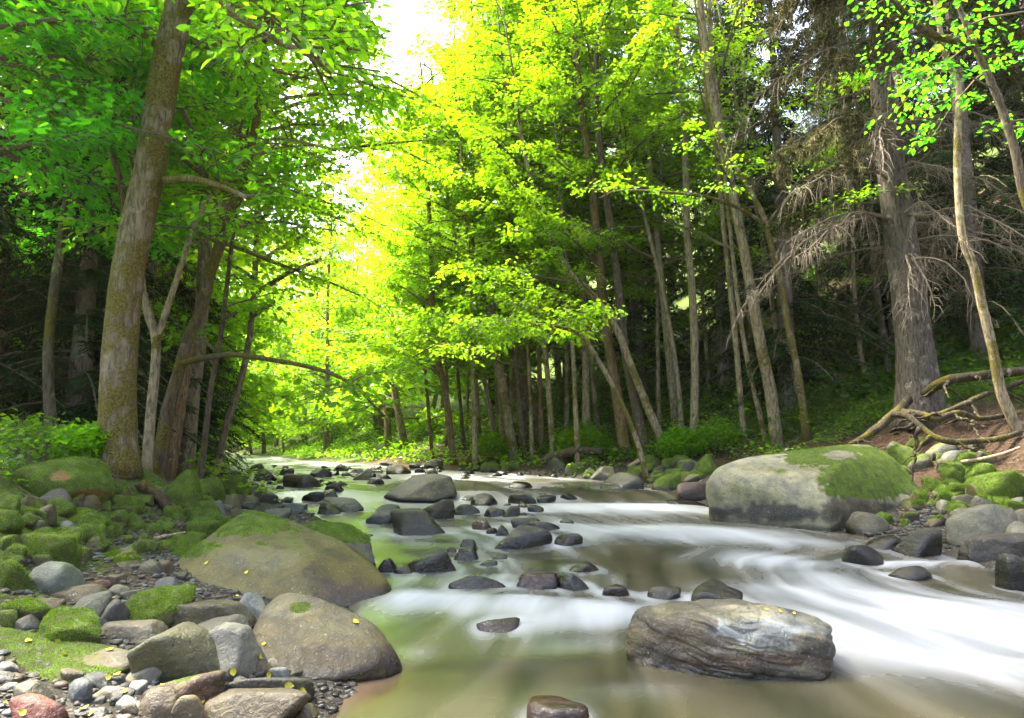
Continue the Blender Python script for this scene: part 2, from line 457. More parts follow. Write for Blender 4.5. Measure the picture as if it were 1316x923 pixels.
def rock_shape(W, D, H, seed, sub=4, p=9, planes=16, rough=.05, lean=0.0, rot=0.0, bury=.35):
    r = np.random.default_rng(seed)
    Dv, Fc = ico(sub)
    N = nrm(r.normal(size=(planes, 3)) * np.array([1, 1, .9])); h = r.uniform(.72, 1.12, planes)
    N = np.vstack([N, np.eye(3), -np.eye(3)]); h = np.concatenate([h, np.full(6, 1.22)])
    V = Dv * soft_poly(Dv, N, h, p * 1.5)[:, None]
    V = V * (1 + rough * fbm(V * 1.6 + seed * 3.1, seed, 4) + rough * .5 * fbm(V * 5 + seed, seed + 5, 3))[:, None]
    lo, hi = V.min(0), V.max(0)
    V = (V - lo) / (hi - lo) - .5
    V[:, 2] += .5
    V[:, 2] = np.where(V[:, 2] > .6, .6 + (V[:, 2] - .6) * (1 - .0 * V[:, 2]), V[:, 2])
    a = rot; R = np.array([[math.cos(a), -math.sin(a)], [math.sin(a), math.cos(a)]])
    V[:, 0] += lean * (V[:, 2] - .3)
    V = V * np.array([W, D, H * (1 + bury)]); V[:, :2] = V[:, :2] @ R.T
    V[:, 2] -= H * bury
    return V, Fc

def rock(px, py, w, h, color, moss, label, seed=None, cat='rock', name='river_rock', group=None, p=None, lean=0.0, depth=.8,
         rough=.06, planes=16, dz=0.0, patches=(), sub=None, rot=None, on=None):
    seed = seed if seed is not None else int(px * 7 + py * 13)
    c = hit(px, py - h * .12) if on is None else P(px, py, on)
    sc = c[1] / F
    W, H = w * sc, h * sc * 1.02
    if sub is None: sub = 5 if w > 75 else 4 if w > 14 else 3
    r = np.random.default_rng(seed); p = (p or 9) * r.uniform(.8, 1.7)
    bury = .8 if (c[0] > xl(c[1]) - .1) and (c[0] < xr(c[1]) + .1) else .45
    V, Fc = rock_shape(W, W * depth, H, seed, sub, p, planes, rough, lean, rot if rot is not None else r.uniform(-.25, .25), bury)
    b0 = P(px, py, c[1])
    off = np.array([c[0], c[1] + W * depth * .12, b0[2] + dz - .06 * H])
    V = V + off
    inw = (c[0] > xl(c[1]) - .1) and (c[0] < xr(c[1]) + .1)
    if inw and c[1] > 4.6 and moss < .2: color = tuple(np.array(color) * .7)
    if inw and on is None: WROCKS.append((off[0], off[1], W * .5))
    return finish_rock(name, V, Fc, off, color, moss, seed, label, cat, group, patches=patches, wetband=.16 if inw and moss < .2 else .07)

def hero(name, pts, color, moss, label, seed, p=12, rough=.02, patches=(), cat='boulder', sub=6, group=None, bands=.25, chips=9, chip=.972, strata=0.0):
    """boulder from world corner points: soft-edged hull"""
    pts = np.array(pts, float)
    bm = bmesh.new()
    for q in pts: bm.verts.new(q)
    bmesh.ops.convex_hull(bm, input=bm.verts)
    bm.normal_update()
    c = pts.mean(0)
    N = np.array([f.normal[:] for f in bm.faces]); O = np.array([f.calc_center_median()[:] for f in bm.faces])
    bm.free()
    h = ((O - c) * N).sum(1); k = h > 1e-3; N, h = N[k], h[k]
    # merge near-coplanar hull faces
    keep = []
    for i in range(len(N)):
        if all(not (N[i] @ N[j] > .995 and abs(h[i] - h[j]) < .02) for j in keep): keep.append(i)
    N, h = N[keep], h[keep]
    Dv, Fc = ico(sub)
    V = Dv * soft_poly(Dv, N, h, p * 2.5)[:, None]
    rr = np.random.default_rng(seed + 500)
    cd = nrm(rr.normal(size=(chips, 3)) * np.array([1, 1, .8])); ch = (V @ cd.T).max(0) * rr.uniform(chip - .02, chip + .02, chips)
    N = np.vstack([N, cd]); h = np.concatenate([h, ch])
    V = Dv * soft_poly(Dv, N, h, p * 2.5)[:, None]
    size = (pts.max(0) - pts.min(0)).max()
    V = V * (1 + rough * fbm(V * 3 / size + seed, seed, 5) * 1.6 + rough * .6 * fbm(V * 12 / size, seed + 3, 4) - rough * 1.1 * np.maximum(0, .16 - np.abs(fbm(V * 4 / size + 9, seed + 4, 3))) * 6)[:, None] + c
    if strata:
        g = V - c; w_ = np.stack([V[:, 0] * 1.3, V[:, 1] * 3, V[:, 2] * 17 + V[:, 0] * 3.4 + 1.2 * fbm(V * 3, seed + 2, 3)], -1)
        st = np.abs(fbm(w_, seed + 31, 3)); V = V + nrm(g) * (strata * np.clip(.22 - st, -.1, .22) * -4)[:, None]
    org = np.array([c[0], c[1], float(surf(c[0], c[1]))])
    return finish_rock(name, V, Fc, org, color, moss, seed, label, cat, group, patches=patches, bands=bands)

# palette (real albedos)
GREY = (.24, .235, .22); DARK = (.075, .07, .065); OLIVE = (.17, .155, .09); BLUE = (.24, .26, .28); PALE = (.40, .40, .38)
BROWN = (.16, .115, .075); RED = (.26, .075, .055); TAN = (.25, .215, .16); WHITE = (.38, .39, .40); PURP = (.15, .085, .08)

# ---- the big sculpted boulder on the left shore
y0 = 5.75
hero('boulder', [P(200, 742, y0 + .1), P(252, 700, y0 + .25), P(292, 668, y0 + .5), P(320, 655, y0 + .55), P(350, 660, y0 + .55), P(375, 679, y0 + .5),
                 P(455, 700, y0 + .45), P(486, 725, y0 + .3), P(517, 766, y0 + .1), P(492, 790, y0 - .15), P(420, 812, y0 - .45), P(330, 812, y0 - .5), P(215, 772, y0 - .25),
                 P(395, 720, y0 - .12), P(300, 700, y0 + .02), P(470, 812, y0 - .05), P(200, 790, y0),
                 P(230, 720, y0 + 1.1), P(320, 672, y0 + 1.2), P(470, 712, y0 + 1.2), P(510, 790, y0 + .9), P(220, 790, y0 + .9)],
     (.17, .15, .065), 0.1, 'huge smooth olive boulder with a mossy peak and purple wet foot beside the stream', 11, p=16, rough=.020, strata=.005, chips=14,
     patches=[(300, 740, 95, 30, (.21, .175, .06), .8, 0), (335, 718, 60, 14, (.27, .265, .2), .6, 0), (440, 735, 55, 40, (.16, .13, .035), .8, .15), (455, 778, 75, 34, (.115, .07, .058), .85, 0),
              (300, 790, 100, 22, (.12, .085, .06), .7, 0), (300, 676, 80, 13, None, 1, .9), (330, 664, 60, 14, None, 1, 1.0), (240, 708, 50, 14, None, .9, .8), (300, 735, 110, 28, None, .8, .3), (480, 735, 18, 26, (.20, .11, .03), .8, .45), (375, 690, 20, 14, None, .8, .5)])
y1 = 6.9
hero('boulder', [P(360, 690, y1), P(372, 676, y1 + .2), P(402, 669, y1 + .3), P(450, 673, y1 + .3), P(474, 688, y1 + .2), P(484, 725, y1), P(440, 740, y1 - .3), P(380, 740, y1 - .3),
                 P(380, 690, y1 + .9), P(465, 695, y1 + .9), P(420, 700, y1 - .22), P(480, 750, y1 + .6), P(365, 750, y1 + .6)],
     (.22, .225, .20), .2, 'grey boulder with patchy moss cap tucked behind the huge olive boulder', 12, p=14,
     patches=[(440, 672, 40, 7, None, 1, 1), (455, 690, 25, 9, None, .8, .7), (385, 678, 25, 9, None, 1, .9)])
y2 = 4.25
hero('boulder', [P(314, 838, y2 + .05), P(328, 792, y2 + .15), P(345, 766, y2 + .28), P(366, 757, y2 + .3), P(400, 764, y2 + .25), P(440, 780, y2 + .2), P(484, 800, y2 + .15), P(508, 826, y2 + .08),
                 P(523, 860, y2), P(505, 875, y2 - .12), P(430, 885, y2 - .28), P(370, 872, y2 - .25), P(330, 855, y2 - .15), P(400, 805, y2 - .02), P(490, 845, y2 - .12),
                 P(345, 790, y2 + .8), P(470, 815, y2 + .75), P(515, 880, y2 + .5), P(320, 870, y2 + .5)],
     (.21, .175, .10), 0.0, 'rounded brown grey boulder with a tiny moss spot below the huge boulder', 13, p=9, rough=.014, chips=4,
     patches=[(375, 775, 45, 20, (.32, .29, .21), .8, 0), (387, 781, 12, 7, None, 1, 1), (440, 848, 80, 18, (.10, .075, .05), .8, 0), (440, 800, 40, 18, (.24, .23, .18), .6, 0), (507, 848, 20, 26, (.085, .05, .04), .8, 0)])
y3 = 3.75
hero('boulder', [P(-140, 800, y3 + .2), P(-20, 801, y3 + .2), P(40, 818, y3 + .15), P(90, 829, y3 + .12), P(150, 834, y3 + .1), P(186, 839, y3 + .08), P(178, 853, y3 - .05), P(150, 868, y3 - .18), P(100, 885, y3 - .3),
                 P(60, 905, y3 - .4), P(-140, 925, y3 - .5), P(-140, 830, y3 + .7), P(30, 835, y3 + .6), P(160, 845, y3 + .5), P(40, 862, y3 - .2), P(-60, 850, y3 - .2), P(60, 930, y3), P(160, 880, y3)],
     (.20, .185, .165), .55, 'low sloping slab with bright moss on its upper half and bare grey tail', 14, p=14, rough=.016,
     patches=[(40, 845, 90, 26, None, 1, .95), (150, 845, 40, 14, (.28, .25, .21), .9, .0), (110, 845, 25, 10, (.18, .13, .06), .7, .4), (20, 885, 60, 10, (.14, .13, .13), .9, .1), (40, 875, 50, 8, None, .5, .6)])
# ---- angular olive boulder and leaning slab
y4 = 5.55
hero('boulder', [P(101, 748, y4), P(108, 728, y4 + .12), P(128, 714, y4 + .2), P(152, 705, y4 + .25), P(169, 700, y4 + .2), P(178, 714, y4 + .12), P(197, 752, y4), P(182, 764, y4 - .12), P(135, 764, y4 - .18), P(108, 757, y4 - .1),
                 P(160, 722, y4 - .02), P(125, 720, y4 + .6), P(175, 724, y4 + .6), P(190, 770, y4 + .4), P(108, 770, y4 + .4)],
     (.20, .17, .08), .25, 'angular olive boulder with a slanting pointed top among the stones', 15, p=16, sub=5, patches=[(150, 748, 50, 14, (.2, .19, .14), .8, 0), (140, 715, 45, 10, None, .7, .7)])
y5 = 6.4
hero('boulder', [P(196, 716, y5), P(224, 699, y5 + .12), P(248, 683, y5 + .2), P(264, 698, y5 + .1), P(240, 716, y5 - .05), P(208, 730, y5 - .1), P(228, 712, y5 - .1), P(250, 700, y5 + .6), P(205, 728, y5 + .5), P(262, 720, y5 + .3)],
     (.21, .21, .18), .45, 'leaning wedge of grey stone with a mossy upper edge beside the huge boulder', 16, p=16, sub=5)
# ---- right boulder
y6 = 9.75
hero('boulder', [P(902, 626, y6 + .3), P(922, 598, y6 + .5), P(942, 589, y6 + .6), P(1000, 583, y6 + .9), P(1040, 576, y6 + 1.2), P(1095, 570, y6 + 1.3), P(1120, 571, y6 + 1.4), P(1152, 588, y6 + 1.2), P(1172, 610, y6 + 1.0), P(1190, 636, y6 + .8),
                 P(1150, 690, y6 + .3), P(1068, 740, y6 - .55), P(1000, 725, y6 - .05), P(934, 705, y6 + .3), P(908, 680, y6 + .35), P(1062, 620, y6 - .42), P(950, 606, y6 + .15), P(1080, 596, y6 + .0), P(1064, 655, y6 - .6),
                 P(930, 610, y6 + 2.2), P(1120, 582, y6 + 2.4), P(1185, 640, y6 + 2.0), P(930, 690, y6 + 2.0)],
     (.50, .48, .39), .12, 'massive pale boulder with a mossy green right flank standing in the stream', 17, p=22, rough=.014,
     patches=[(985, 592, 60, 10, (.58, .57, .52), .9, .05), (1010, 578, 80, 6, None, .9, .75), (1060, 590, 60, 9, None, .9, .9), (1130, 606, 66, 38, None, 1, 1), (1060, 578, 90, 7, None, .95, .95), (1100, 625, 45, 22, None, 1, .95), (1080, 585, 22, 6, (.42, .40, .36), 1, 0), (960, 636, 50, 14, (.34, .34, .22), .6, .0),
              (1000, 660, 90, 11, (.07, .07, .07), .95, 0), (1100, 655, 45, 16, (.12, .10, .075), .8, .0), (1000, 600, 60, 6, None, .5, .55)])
# ---- banded rock in the middle of the stream
y7 = 4.05
hero('river_rock', [P(796, 806, y7 + .4), P(802, 786, y7 + .45), P(816, 779, y7 + .45), P(870, 775, y7 + .35), P(900, 770, y7 + .3), P(952, 769, y7 + .25), P(1000, 782, y7 + .2), P(1064, 796, y7 + .16), P(1082, 804, y7 + .12), P(1086, 824, y7 + .08),
                    P(1080, 905, y7 - .02), P(1045, 915, y7 - .06), P(950, 912, y7 - .02), P(872, 900, y7 + .1), P(812, 880, y7 + .28), P(797, 850, y7 + .36), P(870, 800, y7 + .12), P(960, 802, y7 - .02), P(1066, 815, y7 - .03),
                    P(825, 790, y7 + .75), P(950, 780, y7 + .7), P(1070, 806, y7 + .5), P(1072, 905, y7 + .4), P(812, 890, y7 + .7)],
     (.115, .105, .09), 0.0, 'long banded rock with a pale blue streak alone in the white water', 18, p=20, rough=.035, cat='rock', bands=.6, chips=30, chip=.93, strata=.009, sub=7,
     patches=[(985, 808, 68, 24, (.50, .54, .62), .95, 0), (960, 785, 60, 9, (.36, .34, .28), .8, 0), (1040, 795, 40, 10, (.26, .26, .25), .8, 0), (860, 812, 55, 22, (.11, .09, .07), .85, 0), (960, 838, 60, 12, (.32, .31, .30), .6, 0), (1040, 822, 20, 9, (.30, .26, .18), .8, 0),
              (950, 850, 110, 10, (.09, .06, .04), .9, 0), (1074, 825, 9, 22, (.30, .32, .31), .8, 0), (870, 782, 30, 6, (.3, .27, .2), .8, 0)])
# ---- dark wedge upstream
y8 = 12.8
hero('boulder', [P(488, 640, y8), P(515, 620, y8 + .2), P(536, 609, y8 + .4), P(562, 608, y8 + .4), P(582, 612, y8 + .3), P(591, 638, y8), P(560, 645, y8 - .4), P(510, 645, y8 - .4), P(550, 620, y8 - .1), P(510, 640, y8 + 1.2), P(580, 625, y8 + 1.2)],
     (.04, .038, .03), .06, 'dark wedge shaped boulder rising from the white rapids upstream', 19, p=16, sub=5)

R = rock
# ---- left shore, stones one can tell apart
R(232, 876, 112, 66, (.17, .165, .10), .12, 'olive grey rounded boulder beside the pale speckled rock', p=9, lean=-.1)
R(290, 872, 100, 66, (.38, .38, .36), .0, 'pale speckled grey rock wedged between olive boulder and brown boulder', p=12, lean=-.25)
R(272, 815, 122, 42, (.14, .125, .07), .1, 'dark curved driftwood coloured rock below the huge boulder', p=10, depth=.45, name='river_rock')
R(275, 829, 80, 33, (.30, .285, .25), 0, 'smooth grey slab under the dark curved rock', p=8)
R(322, 797, 40, 32, (.42, .45, .47), 0, 'small bluish white stone perched against the brown boulder', p=12, dz=.01)
R(170, 826, 92, 26, (.33, .30, .25), .0, 'flat tan stone lying beside the brightest moss cushion', p=10, depth=.7)
R(85, 829, 88, 39, (.12, .11, .06), .62, 'rounded stone under the brightest moss cushion', p=7, depth=.75)
R(144, 806, 47, 35, (.15, .15, .145), 0, 'dark grey round stone beside two mossy stones', p=6)
R(202, 806, 84, 51, (.10, .09, .07), .6, 'black stone with a thick brown green moss cap below the huge boulder', p=9)
R(30, 799, 60, 28, (.12, .11, .05), .5, 'yellowish mossy stone above the sloping slab', p=7)
R(30, 812, 36, 19, (.13, .13, .12), .0, 'small dark stone touching the top of the sloping slab', p=6)
R(2, 808, 36, 22, (.1, .1, .05), .7, 'mossy hump at the upper corner of the sloping slab', p=6)
R(68, 764, 62, 41, (.25, .29, .27), .0, 'smooth blue green boulder without moss', p=7, lean=-.2)
R(97, 774, 74, 22, (.17, .14, .09), .15, 'long flat brown stone in front of the blue green boulder', p=10, depth=.5)
R(108, 795, 46, 34, (.14, .15, .12), .05, 'dark green grey tilted stone below the long flat one', p=10, lean=.3)
R(57, 726, 82, 40, (.12, .11, .05), .7, 'long stone fully covered in moss behind the blue green boulder', p=7, depth=.6)
R(10, 756, 46, 36, (.1, .09, .04), .6, 'rounded mossy stone before the long moss covered stone', p=7)
R(109, 700, 36, 27, (.12, .11, .05), .65, 'egg shaped mossy stone under the long dark one', p=6)
R(106, 678, 64, 23, (.11, .1, .05), .55, 'long dark stone with moss along its back', p=8)
R(70, 651, 42, 24, (.17, .145, .125), .0, 'bare dark grey stone resting in front of the wide mossy mound', p=9)
R(109, 658, 30, 22, (.19, .16, .07), .15, 'olive egg shaped stone beside the bare dark grey stone', p=6)
R(50, 671, 38, 23, (.15, .13, .06), .3, 'olive stone with thin moss below the bare dark grey stone', p=7)
R(83, 686, 20, 17, (.33, .34, .34), .0, 'little pale angular stone among mossy stones', p=14)
R(85, 707, 44, 28, (.13, .12, .05), .55, 'mossy stone above the smooth blue green boulder', p=8)
R(2, 683, 42, 28, (.09, .09, .04), .65, 'dark mossy stone half out of view above the long moss covered stone', p=6)
R(75, 642, 118, 55, (.26, .14, .03), .62, 'wide moss covered mound of rock with an orange bare patch', p=5, name='boulder', cat='boulder',
  patches=[(78, 612, 13, 6, (.34, .17, .0), .9, 0)])
R(225, 662, 62, 58, (.13, .115, .07), .6, 'upright moss capped boulder beside the reddish log', p=12, name='boulder', cat='boulder')
R(203, 614, 40, 28, (.08, .07, .05), .1, 'dark brown rock near the foot of the thick tree', p=9)
R(214, 768, 36, 26, (.14, .145, .15), .0, 'slate grey stone tucked under the left end of the huge boulder', p=6)
R(196, 738, 28, 18, (.15, .145, .1), .0, 'flat olive stone between angular boulder and leaning wedge', p=7)
R(131, 757, 24, 12, (.24, .12, .07), .0, 'small rusty stone at the foot of the angular boulder', p=7)
R(148, 768, 32, 15, (.24, .235, .21), .0, 'oval grey stone at the foot of the angular boulder', p=6)
R(167, 771, 22, 12, (.22, .21, .18), .0, 'smaller oval grey stone beside the black moss capped stone', p=6)
R(60, 788, 40, 20, (.13, .08, .06), .2, 'reddish dark stone under the dark green grey tilted stone', p=8)
R(263, 648, 44, 34, (.13, .12, .04), .7, 'moss lump stone on the shore above the huge boulder', p=7)
R(262, 670, 36, 26, (.12, .11, .05), .6, 'low moss lump behind the peak of the huge boulder', p=7)
R(280, 682, 30, 20, (.12, .12, .05), .6, 'small moss lump touching the peak of the huge boulder', p=7)
R(258, 694, 40, 24, (.1, .11, .04), .75, 'bright green moss lump above the leaning wedge', p=7)
R(300, 637, 44, 28, (.13, .115, .05), .55, 'brownish mossy stone at the edge of the upper rapids', p=8)
# foreground pebbly corner
R(42, 932, 66, 33, (.24, .06, .04), 0, 'brick red rounded stone in the pebbly corner', p=6)
R(38, 908, 42, 30, (.17, .165, .13), 0, 'grey olive stone beside the brick red stone', p=7)
R(99, 904, 34, 28, (.20, .225, .26), 0, 'blue grey round pebble in front of the sloping slab', p=5)
R(122, 886, 42, 16, (.15, .155, .17), 0, 'flat slate stone touching the tip of the sloping slab', p=10)
R(183, 877, 50, 21, (.30, .30, .27), .05, 'flattened pale grey stone in front of the olive grey boulder', p=8)
R(221, 869, 28, 13, (.34, .24, .20), 0, 'small pinkish stone in front of the olive grey boulder', p=6)
R(231, 907, 96, 37, (.15, .085, .05), .2, 'long reddish brown stone with a mossy shoulder', p=7, depth=.6)
R(201, 926, 50, 36, (.14, .11, .075), 0, 'brown egg shaped stone in front of the long reddish brown stone', p=6)
R(241, 930, 46, 35, (.19, .155, .11), 0, 'dull brown upright stone beside the brown egg shaped stone', p=7)
R(325, 930, 138, 40, (.14, .11, .07), 0, 'long warm brown stone closest to the viewer', p=8, depth=.5)
R(331, 902, 128, 33, (.10, .095, .075), .08, 'dark log shaped stone below the rounded brown grey boulder', p=7, depth=.35)
R(163, 915, 32, 18, (.55, .57, .58), 0, 'white cornered pebble near the blue grey pebble', p=14)
R(141, 901, 52, 16, (.36, .32, .26), 0, 'slim tan stone beside the blue grey pebble', p=8, depth=.4)
R(175, 891, 25, 15, (.50, .52, .54), 0, 'pale blue pebble on the end of the slim tan stone', p=6)
R(390, 928, 36, 20, (.36, .31, .17), 0, 'yellowish rounded stone at the shallow water edge', p=6)
R(353, 860, 26, 13, (.55, .50, .42), 0, 'cream flat pebble under the rounded brown grey boulder', p=9)
R(360, 874, 24, 16, (.52, .54, .57), 0, 'bluish white pebble under the rounded brown grey boulder', p=7)
R(338, 862, 18, 10, (.55, .55, .55), 0, 'thin white pebble beside the cream pebble', p=9)
R(378, 866, 18, 9, (.56, .48, .40), 0, 'peach coloured pebble near the waterline', p=8)
R(120, 925, 34, 14, (.12, .12, .13), 0, 'charcoal flat pebble beside the white cornered pebble', p=10)
R(262, 893, 26, 12, (.40, .36, .30), 0, 'small beige pebble between reddish brown and dark log stones', p=8)

# ---- stream stones
W_ = DARK
R(386, 629, 54, 20, (.28, .27, .22), .12, 'two toned pale boulder parting the upper rapids', p=9, patches=[(372, 622, 14, 10, (.12, .09, .03), .8, .2)])
R(402, 647, 30, 16, (.06, .065, .07), 0, 'blue black stone beside the grey green stone of the upper rapids', p=9)
R(440, 659, 52, 20, (.19, .21, .17), .05, 'grey green sloping stone on the shore side of the rapids', p=9)
R(489, 675, 42, 26, (.045, .05, .055), 0, 'round black stone in the rapids beside a dark wedge', p=7)
R(543, 689, 74, 33, (.055, .05, .042), 0, 'dark wedge stone sloping down to the right below the big dark boulder', p=12, lean=-.2)
R(560, 668, 46, 27, (.13, .105, .05), .05, 'olive brown block behind the dark wedge stone', p=12)
R(622, 653, 36, 19, (.06, .05, .04), 0, 'dark pyramid stone in midstream', p=13)
R(672, 650, 38, 17, (.10, .085, .065), 0, 'brown humped stone in the rapids upstream of the round brown stone', p=8)
R(702, 648, 26, 12, (.055, .05, .045), 0, 'small black stone joined to the brown humped stone', p=8)
R(656, 668, 24, 18, (.11, .09, .06), 0, 'round brown stone in midstream', p=5)
R(621, 683, 28, 14, (.15, .07, .045), 0, 'reddish brown oval stone in midstream', p=6)
R(636, 666, 28, 14, (.09, .08, .065), 0, 'dark stone between the pyramid and the round brown stone', p=8)
R(600, 662, 34, 14, (.08, .075, .065), 0, 'flat dark stone under the pyramid stone', p=8)
R(670, 704, 78, 28, (.045, .042, .04), 0, 'long black slab stone with a group of stones behind it', p=9, depth=.55)
R(678, 682, 44, 16, (.10, .095, .08), 0, 'grey flat stone lying behind the long black slab stone', p=8)
R(700, 686, 40, 16, (.05, .045, .045), 0, 'black hump just behind the end of the long black slab stone', p=8)
R(645, 692, 22, 17, (.12, .125, .08), .1, 'olive knob at the upstream end of the long black slab stone', p=8)
R(731, 703, 36, 18, (.15, .145, .13), 0, 'striped grey angular stone downstream of the long black slab stone', p=16)
R(551, 739, 80, 33, (.035, .04, .03), .06, 'largest black rounded stone in the calm pool', p=7, depth=.6)
R(598, 722, 34, 18, (.08, .075, .065), 0, 'grey brown stone behind the largest black rounded stone', p=9)
R(603, 709, 24, 16, (.065, .06, .045), 0, 'dark olive stone at the lip of the calm pool', p=9)
R(613, 762, 74, 22, (.06, .055, .045), .05, 'dark flat stone with foam pouring over one end', p=8, depth=.5)
R(689, 760, 54, 23, (.13, .035, .035), 0, 'wine red wet stone in the shallow fall', p=14)
R(738, 760, 50, 23, (.075, .075, .06), .1, 'dark mossy stone next to the wine red wet stone', p=8)
R(750, 738, 46, 15, (.10, .045, .03), 0, 'rust brown hump behind the wine red wet stone', p=7)
R(497, 739, 30, 21, (.05, .06, .075), 0, 'blue black stone beside the huge boulder', p=7)
R(518, 741, 26, 14, (.13, .08, .06), 0, 'small reddish stone next to the largest black rounded stone', p=7)
R(570, 723, 22, 10, (.05, .05, .045), 0, 'tiny black stone behind the largest black rounded stone', p=7)
R(627, 730, 26, 10, (.06, .06, .06), 0, 'low dark stone alone in the calm pool', p=7)
R(642, 722, 20, 8, (.06, .055, .05), 0, 'flat black stone by the calm pool lip', p=8)
R(792, 766, 38, 14, (.16, .10, .07), 0, 'reddish stone awash in white water', p=7)
R(853, 770, 44, 16, (.12, .10, .09), 0, 'brown grey stone awash behind the long banded rock', p=7)
R(921, 780, 68, 30, (.085, .07, .055), .04, 'dark hump stone touching the back of the long banded rock', p=8, seed=77)
R(640, 810, 54, 13, (.15, .07, .045), 0, 'rusty flat stone barely above the olive pool', p=7)
R(716, 926, 74, 20, (.14, .065, .04), 0, 'wet rusty stone under a thin film of water closest to the viewer', p=7)
R(1118, 688, 52, 30, (.21, .19, .14), .08, 'olive grey rounded stone at the downstream end of the massive pale boulder', p=7)
R(1182, 716, 56, 36, (.05, .045, .04), .12, 'black angular wet stone with a mossy side', p=14)
R(1140, 706, 64, 16, (.08, .075, .065), 0, 'low dark stone beside the black angular wet stone', p=8)
R(1112, 724, 48, 23, (.045, .042, .04), 0, 'dark stone with a small veil of water falling over it', p=8)
R(1174, 743, 54, 15, (.08, .07, .045), .1, 'low dark stone with a mossy crown in the white water', p=7)
R(1312, 760, 42, 48, (.05, .048, .045), 0, 'tall black stone cut by the edge of view', p=12)
R(1262, 703, 84, 55, (.26, .255, .22), .08, 'smooth curved grey boulder at the right shore', p=8, name='boulder', cat='boulder', lean=.15)
R(1284, 720, 92, 33, (.09, .08, .07), 0, 'dark striped slab lying in front of the smooth curved grey boulder', p=14, lean=.15, depth=.5)
R(1312, 703, 44, 32, (.28, .28, .25), 0, 'grey stone above the dark striped slab', p=7)
R(1270, 700, 36, 16, (.24, .22, .17), 0, 'tan oval stone on the dark striped slab', p=6)
R(1241, 669, 30, 16, (.28, .265, .22), 0, 'pale oval stone above the smooth curved grey boulder', p=6)
R(1240, 657, 33, 22, (.19, .175, .11), .2, 'olive blocky stone above the pale oval stone', p=8)
R(1261, 660, 17, 23, (.26, .25, .18), .1, 'upright narrow stone beside the olive blocky stone', p=8)
R(1164, 611, 46, 40, (.19, .175, .09), .42, 'large olive rounded boulder behind the massive pale boulder', p=7, name='boulder', cat='boulder')
R(1226, 622, 36, 29, (.12, .12, .05), .65, 'green moss dome stone on the far right shore', p=6)
R(1262, 614, 44, 20, (.1, .1, .05), .6, 'long mossy stone below the pale stick', p=7)
R(1292, 646, 74, 42, (.13, .12, .05), .55, 'broad mossy boulder on the right shore below the roots', p=8, name='boulder', cat='boulder')
R(1226, 598, 30, 20, (.20, .205, .2), 0, 'bare grey rounded stone under the mossy roots', p=6)
R(1201, 630, 28, 17, (.12, .11, .05), .5, 'mossy stone next to the green moss dome', p=7)
R(1282, 655, 36, 20, (.12, .12, .06), .55, 'mossy egg stone under the broad mossy boulder', p=6)
R(1306, 660, 30, 22, (.17, .18, .15), .15, 'grey green stone by the broad mossy boulder', p=7)
R(1185, 650, 24, 19, (.14, .09, .05), .3, 'rusty mossy stone beside the flank of the massive pale boulder', p=7)
R(1215, 640, 34, 17, (.14, .13, .06), .4, 'olive mossy stone below the green moss dome', p=7)
R(1240, 638, 34, 18, (.13, .13, .05), .5, 'moss clad stone beside the broad mossy boulder', p=7)
R(1306, 676, 32, 22, (.24, .22, .17), .05, 'tan stone on the far right shore', p=7)
R(1155, 650, 40, 16, (.22, .20, .16), .05, 'pale flat stone beside the massive pale boulder', p=9)
R(1215, 655, 24, 13, (.4, .39, .34), 0, 'whitish stone on the right shore gravel', p=9)
R(892, 645, 42, 26, (.10, .055, .045), .02, 'dark red brown stone leaning on the massive pale boulder', p=8)
R(885, 652, 50, 9, (.08, .05, .04), 0, 'flat ledge stone with water veil beside the massive pale boulder', p=9)
R(858, 633, 38, 27, (.20, .19, .12), .4, 'green grey wedge boulder on the right shore', p=13)
R(908, 614, 40, 31, (.12, .11, .05), .65, 'moss topped round boulder behind the massive pale boulder', p=7)
R(885, 606, 34, 16, (.34, .34, .31), .1, 'pale flat rock behind the moss topped round boulder', p=10)
R(796, 632, 58, 25, (.22, .215, .19), .12, 'long grey sloping boulder on the right shore', p=9, lean=.2)
R(772, 619, 36, 20, (.30, .29, .26), .1, 'pale slab tilted against the right shore', p=14, lean=.3)
R(738, 612, 28, 17, (.14, .14, .11), .4, 'mossy grey stone under the dark stump', p=7)
R(884, 620, 22, 14, (.11, .1, .05), .5, 'small moss stone beside the moss topped round boulder', p=7)
R(822, 612, 34, 14, (.11, .1, .05), .55, 'moss pad stone above the long grey sloping boulder', p=7)
R(512, 613, 32, 17, (.22, .17, .09), .15, 'brown block boulder behind the dark wedge boulder', p=12)
R(466, 620, 26, 18, (.35, .34, .30), 0, 'pale stone upstream of the dark wedge boulder', p=10)
R(672, 628, 36, 9, (.05, .05, .05), 0, 'low black stone in the calm water above the rapids', p=8)

# ---- groups of stones that look alike
def strew(n, box, wr, name, label, group, cols, moss, cat='stone', ratio=(.45, .75), seed=1, cond=None):
    r = np.random.default_rng(seed); k = 0; tries = 0
    while k < n and tries < n * 30:
        tries += 1
        px = r.uniform(box[0], box[2]); py = r.uniform(box[1], box[3])
        c = hit(px, py)
        if cond is not None and not cond(c): continue
        w = r.uniform(*wr)
        cc = np.array(cols[r.integers(len(cols))]) * r.uniform(.75, 1.25)
        rock(px, py, w, w * r.uniform(*ratio), tuple(cc), moss * r.uniform(.6, 1.3), label, seed=int(r.integers(1e6)), cat=cat, name=name, group=group, p=r.uniform(5, 14))
        k += 1
land = lambda c: not (xl(c[1]) + .05 < c[0] < xr(c[1]) - .05)
wat = lambda c: xl(c[1]) - .2 < c[0] < xr(c[1]) + .1
strew(26, (0, 868, 400, 922), (14, 30), 'pebble', 'small pebble in the gravel corner by the shallow water', 'pebbles in the gravel corner', [GREY, BLUE, TAN, WHITE, BROWN, DARK], 0, 'pebble', (.4, .65), 21, land)
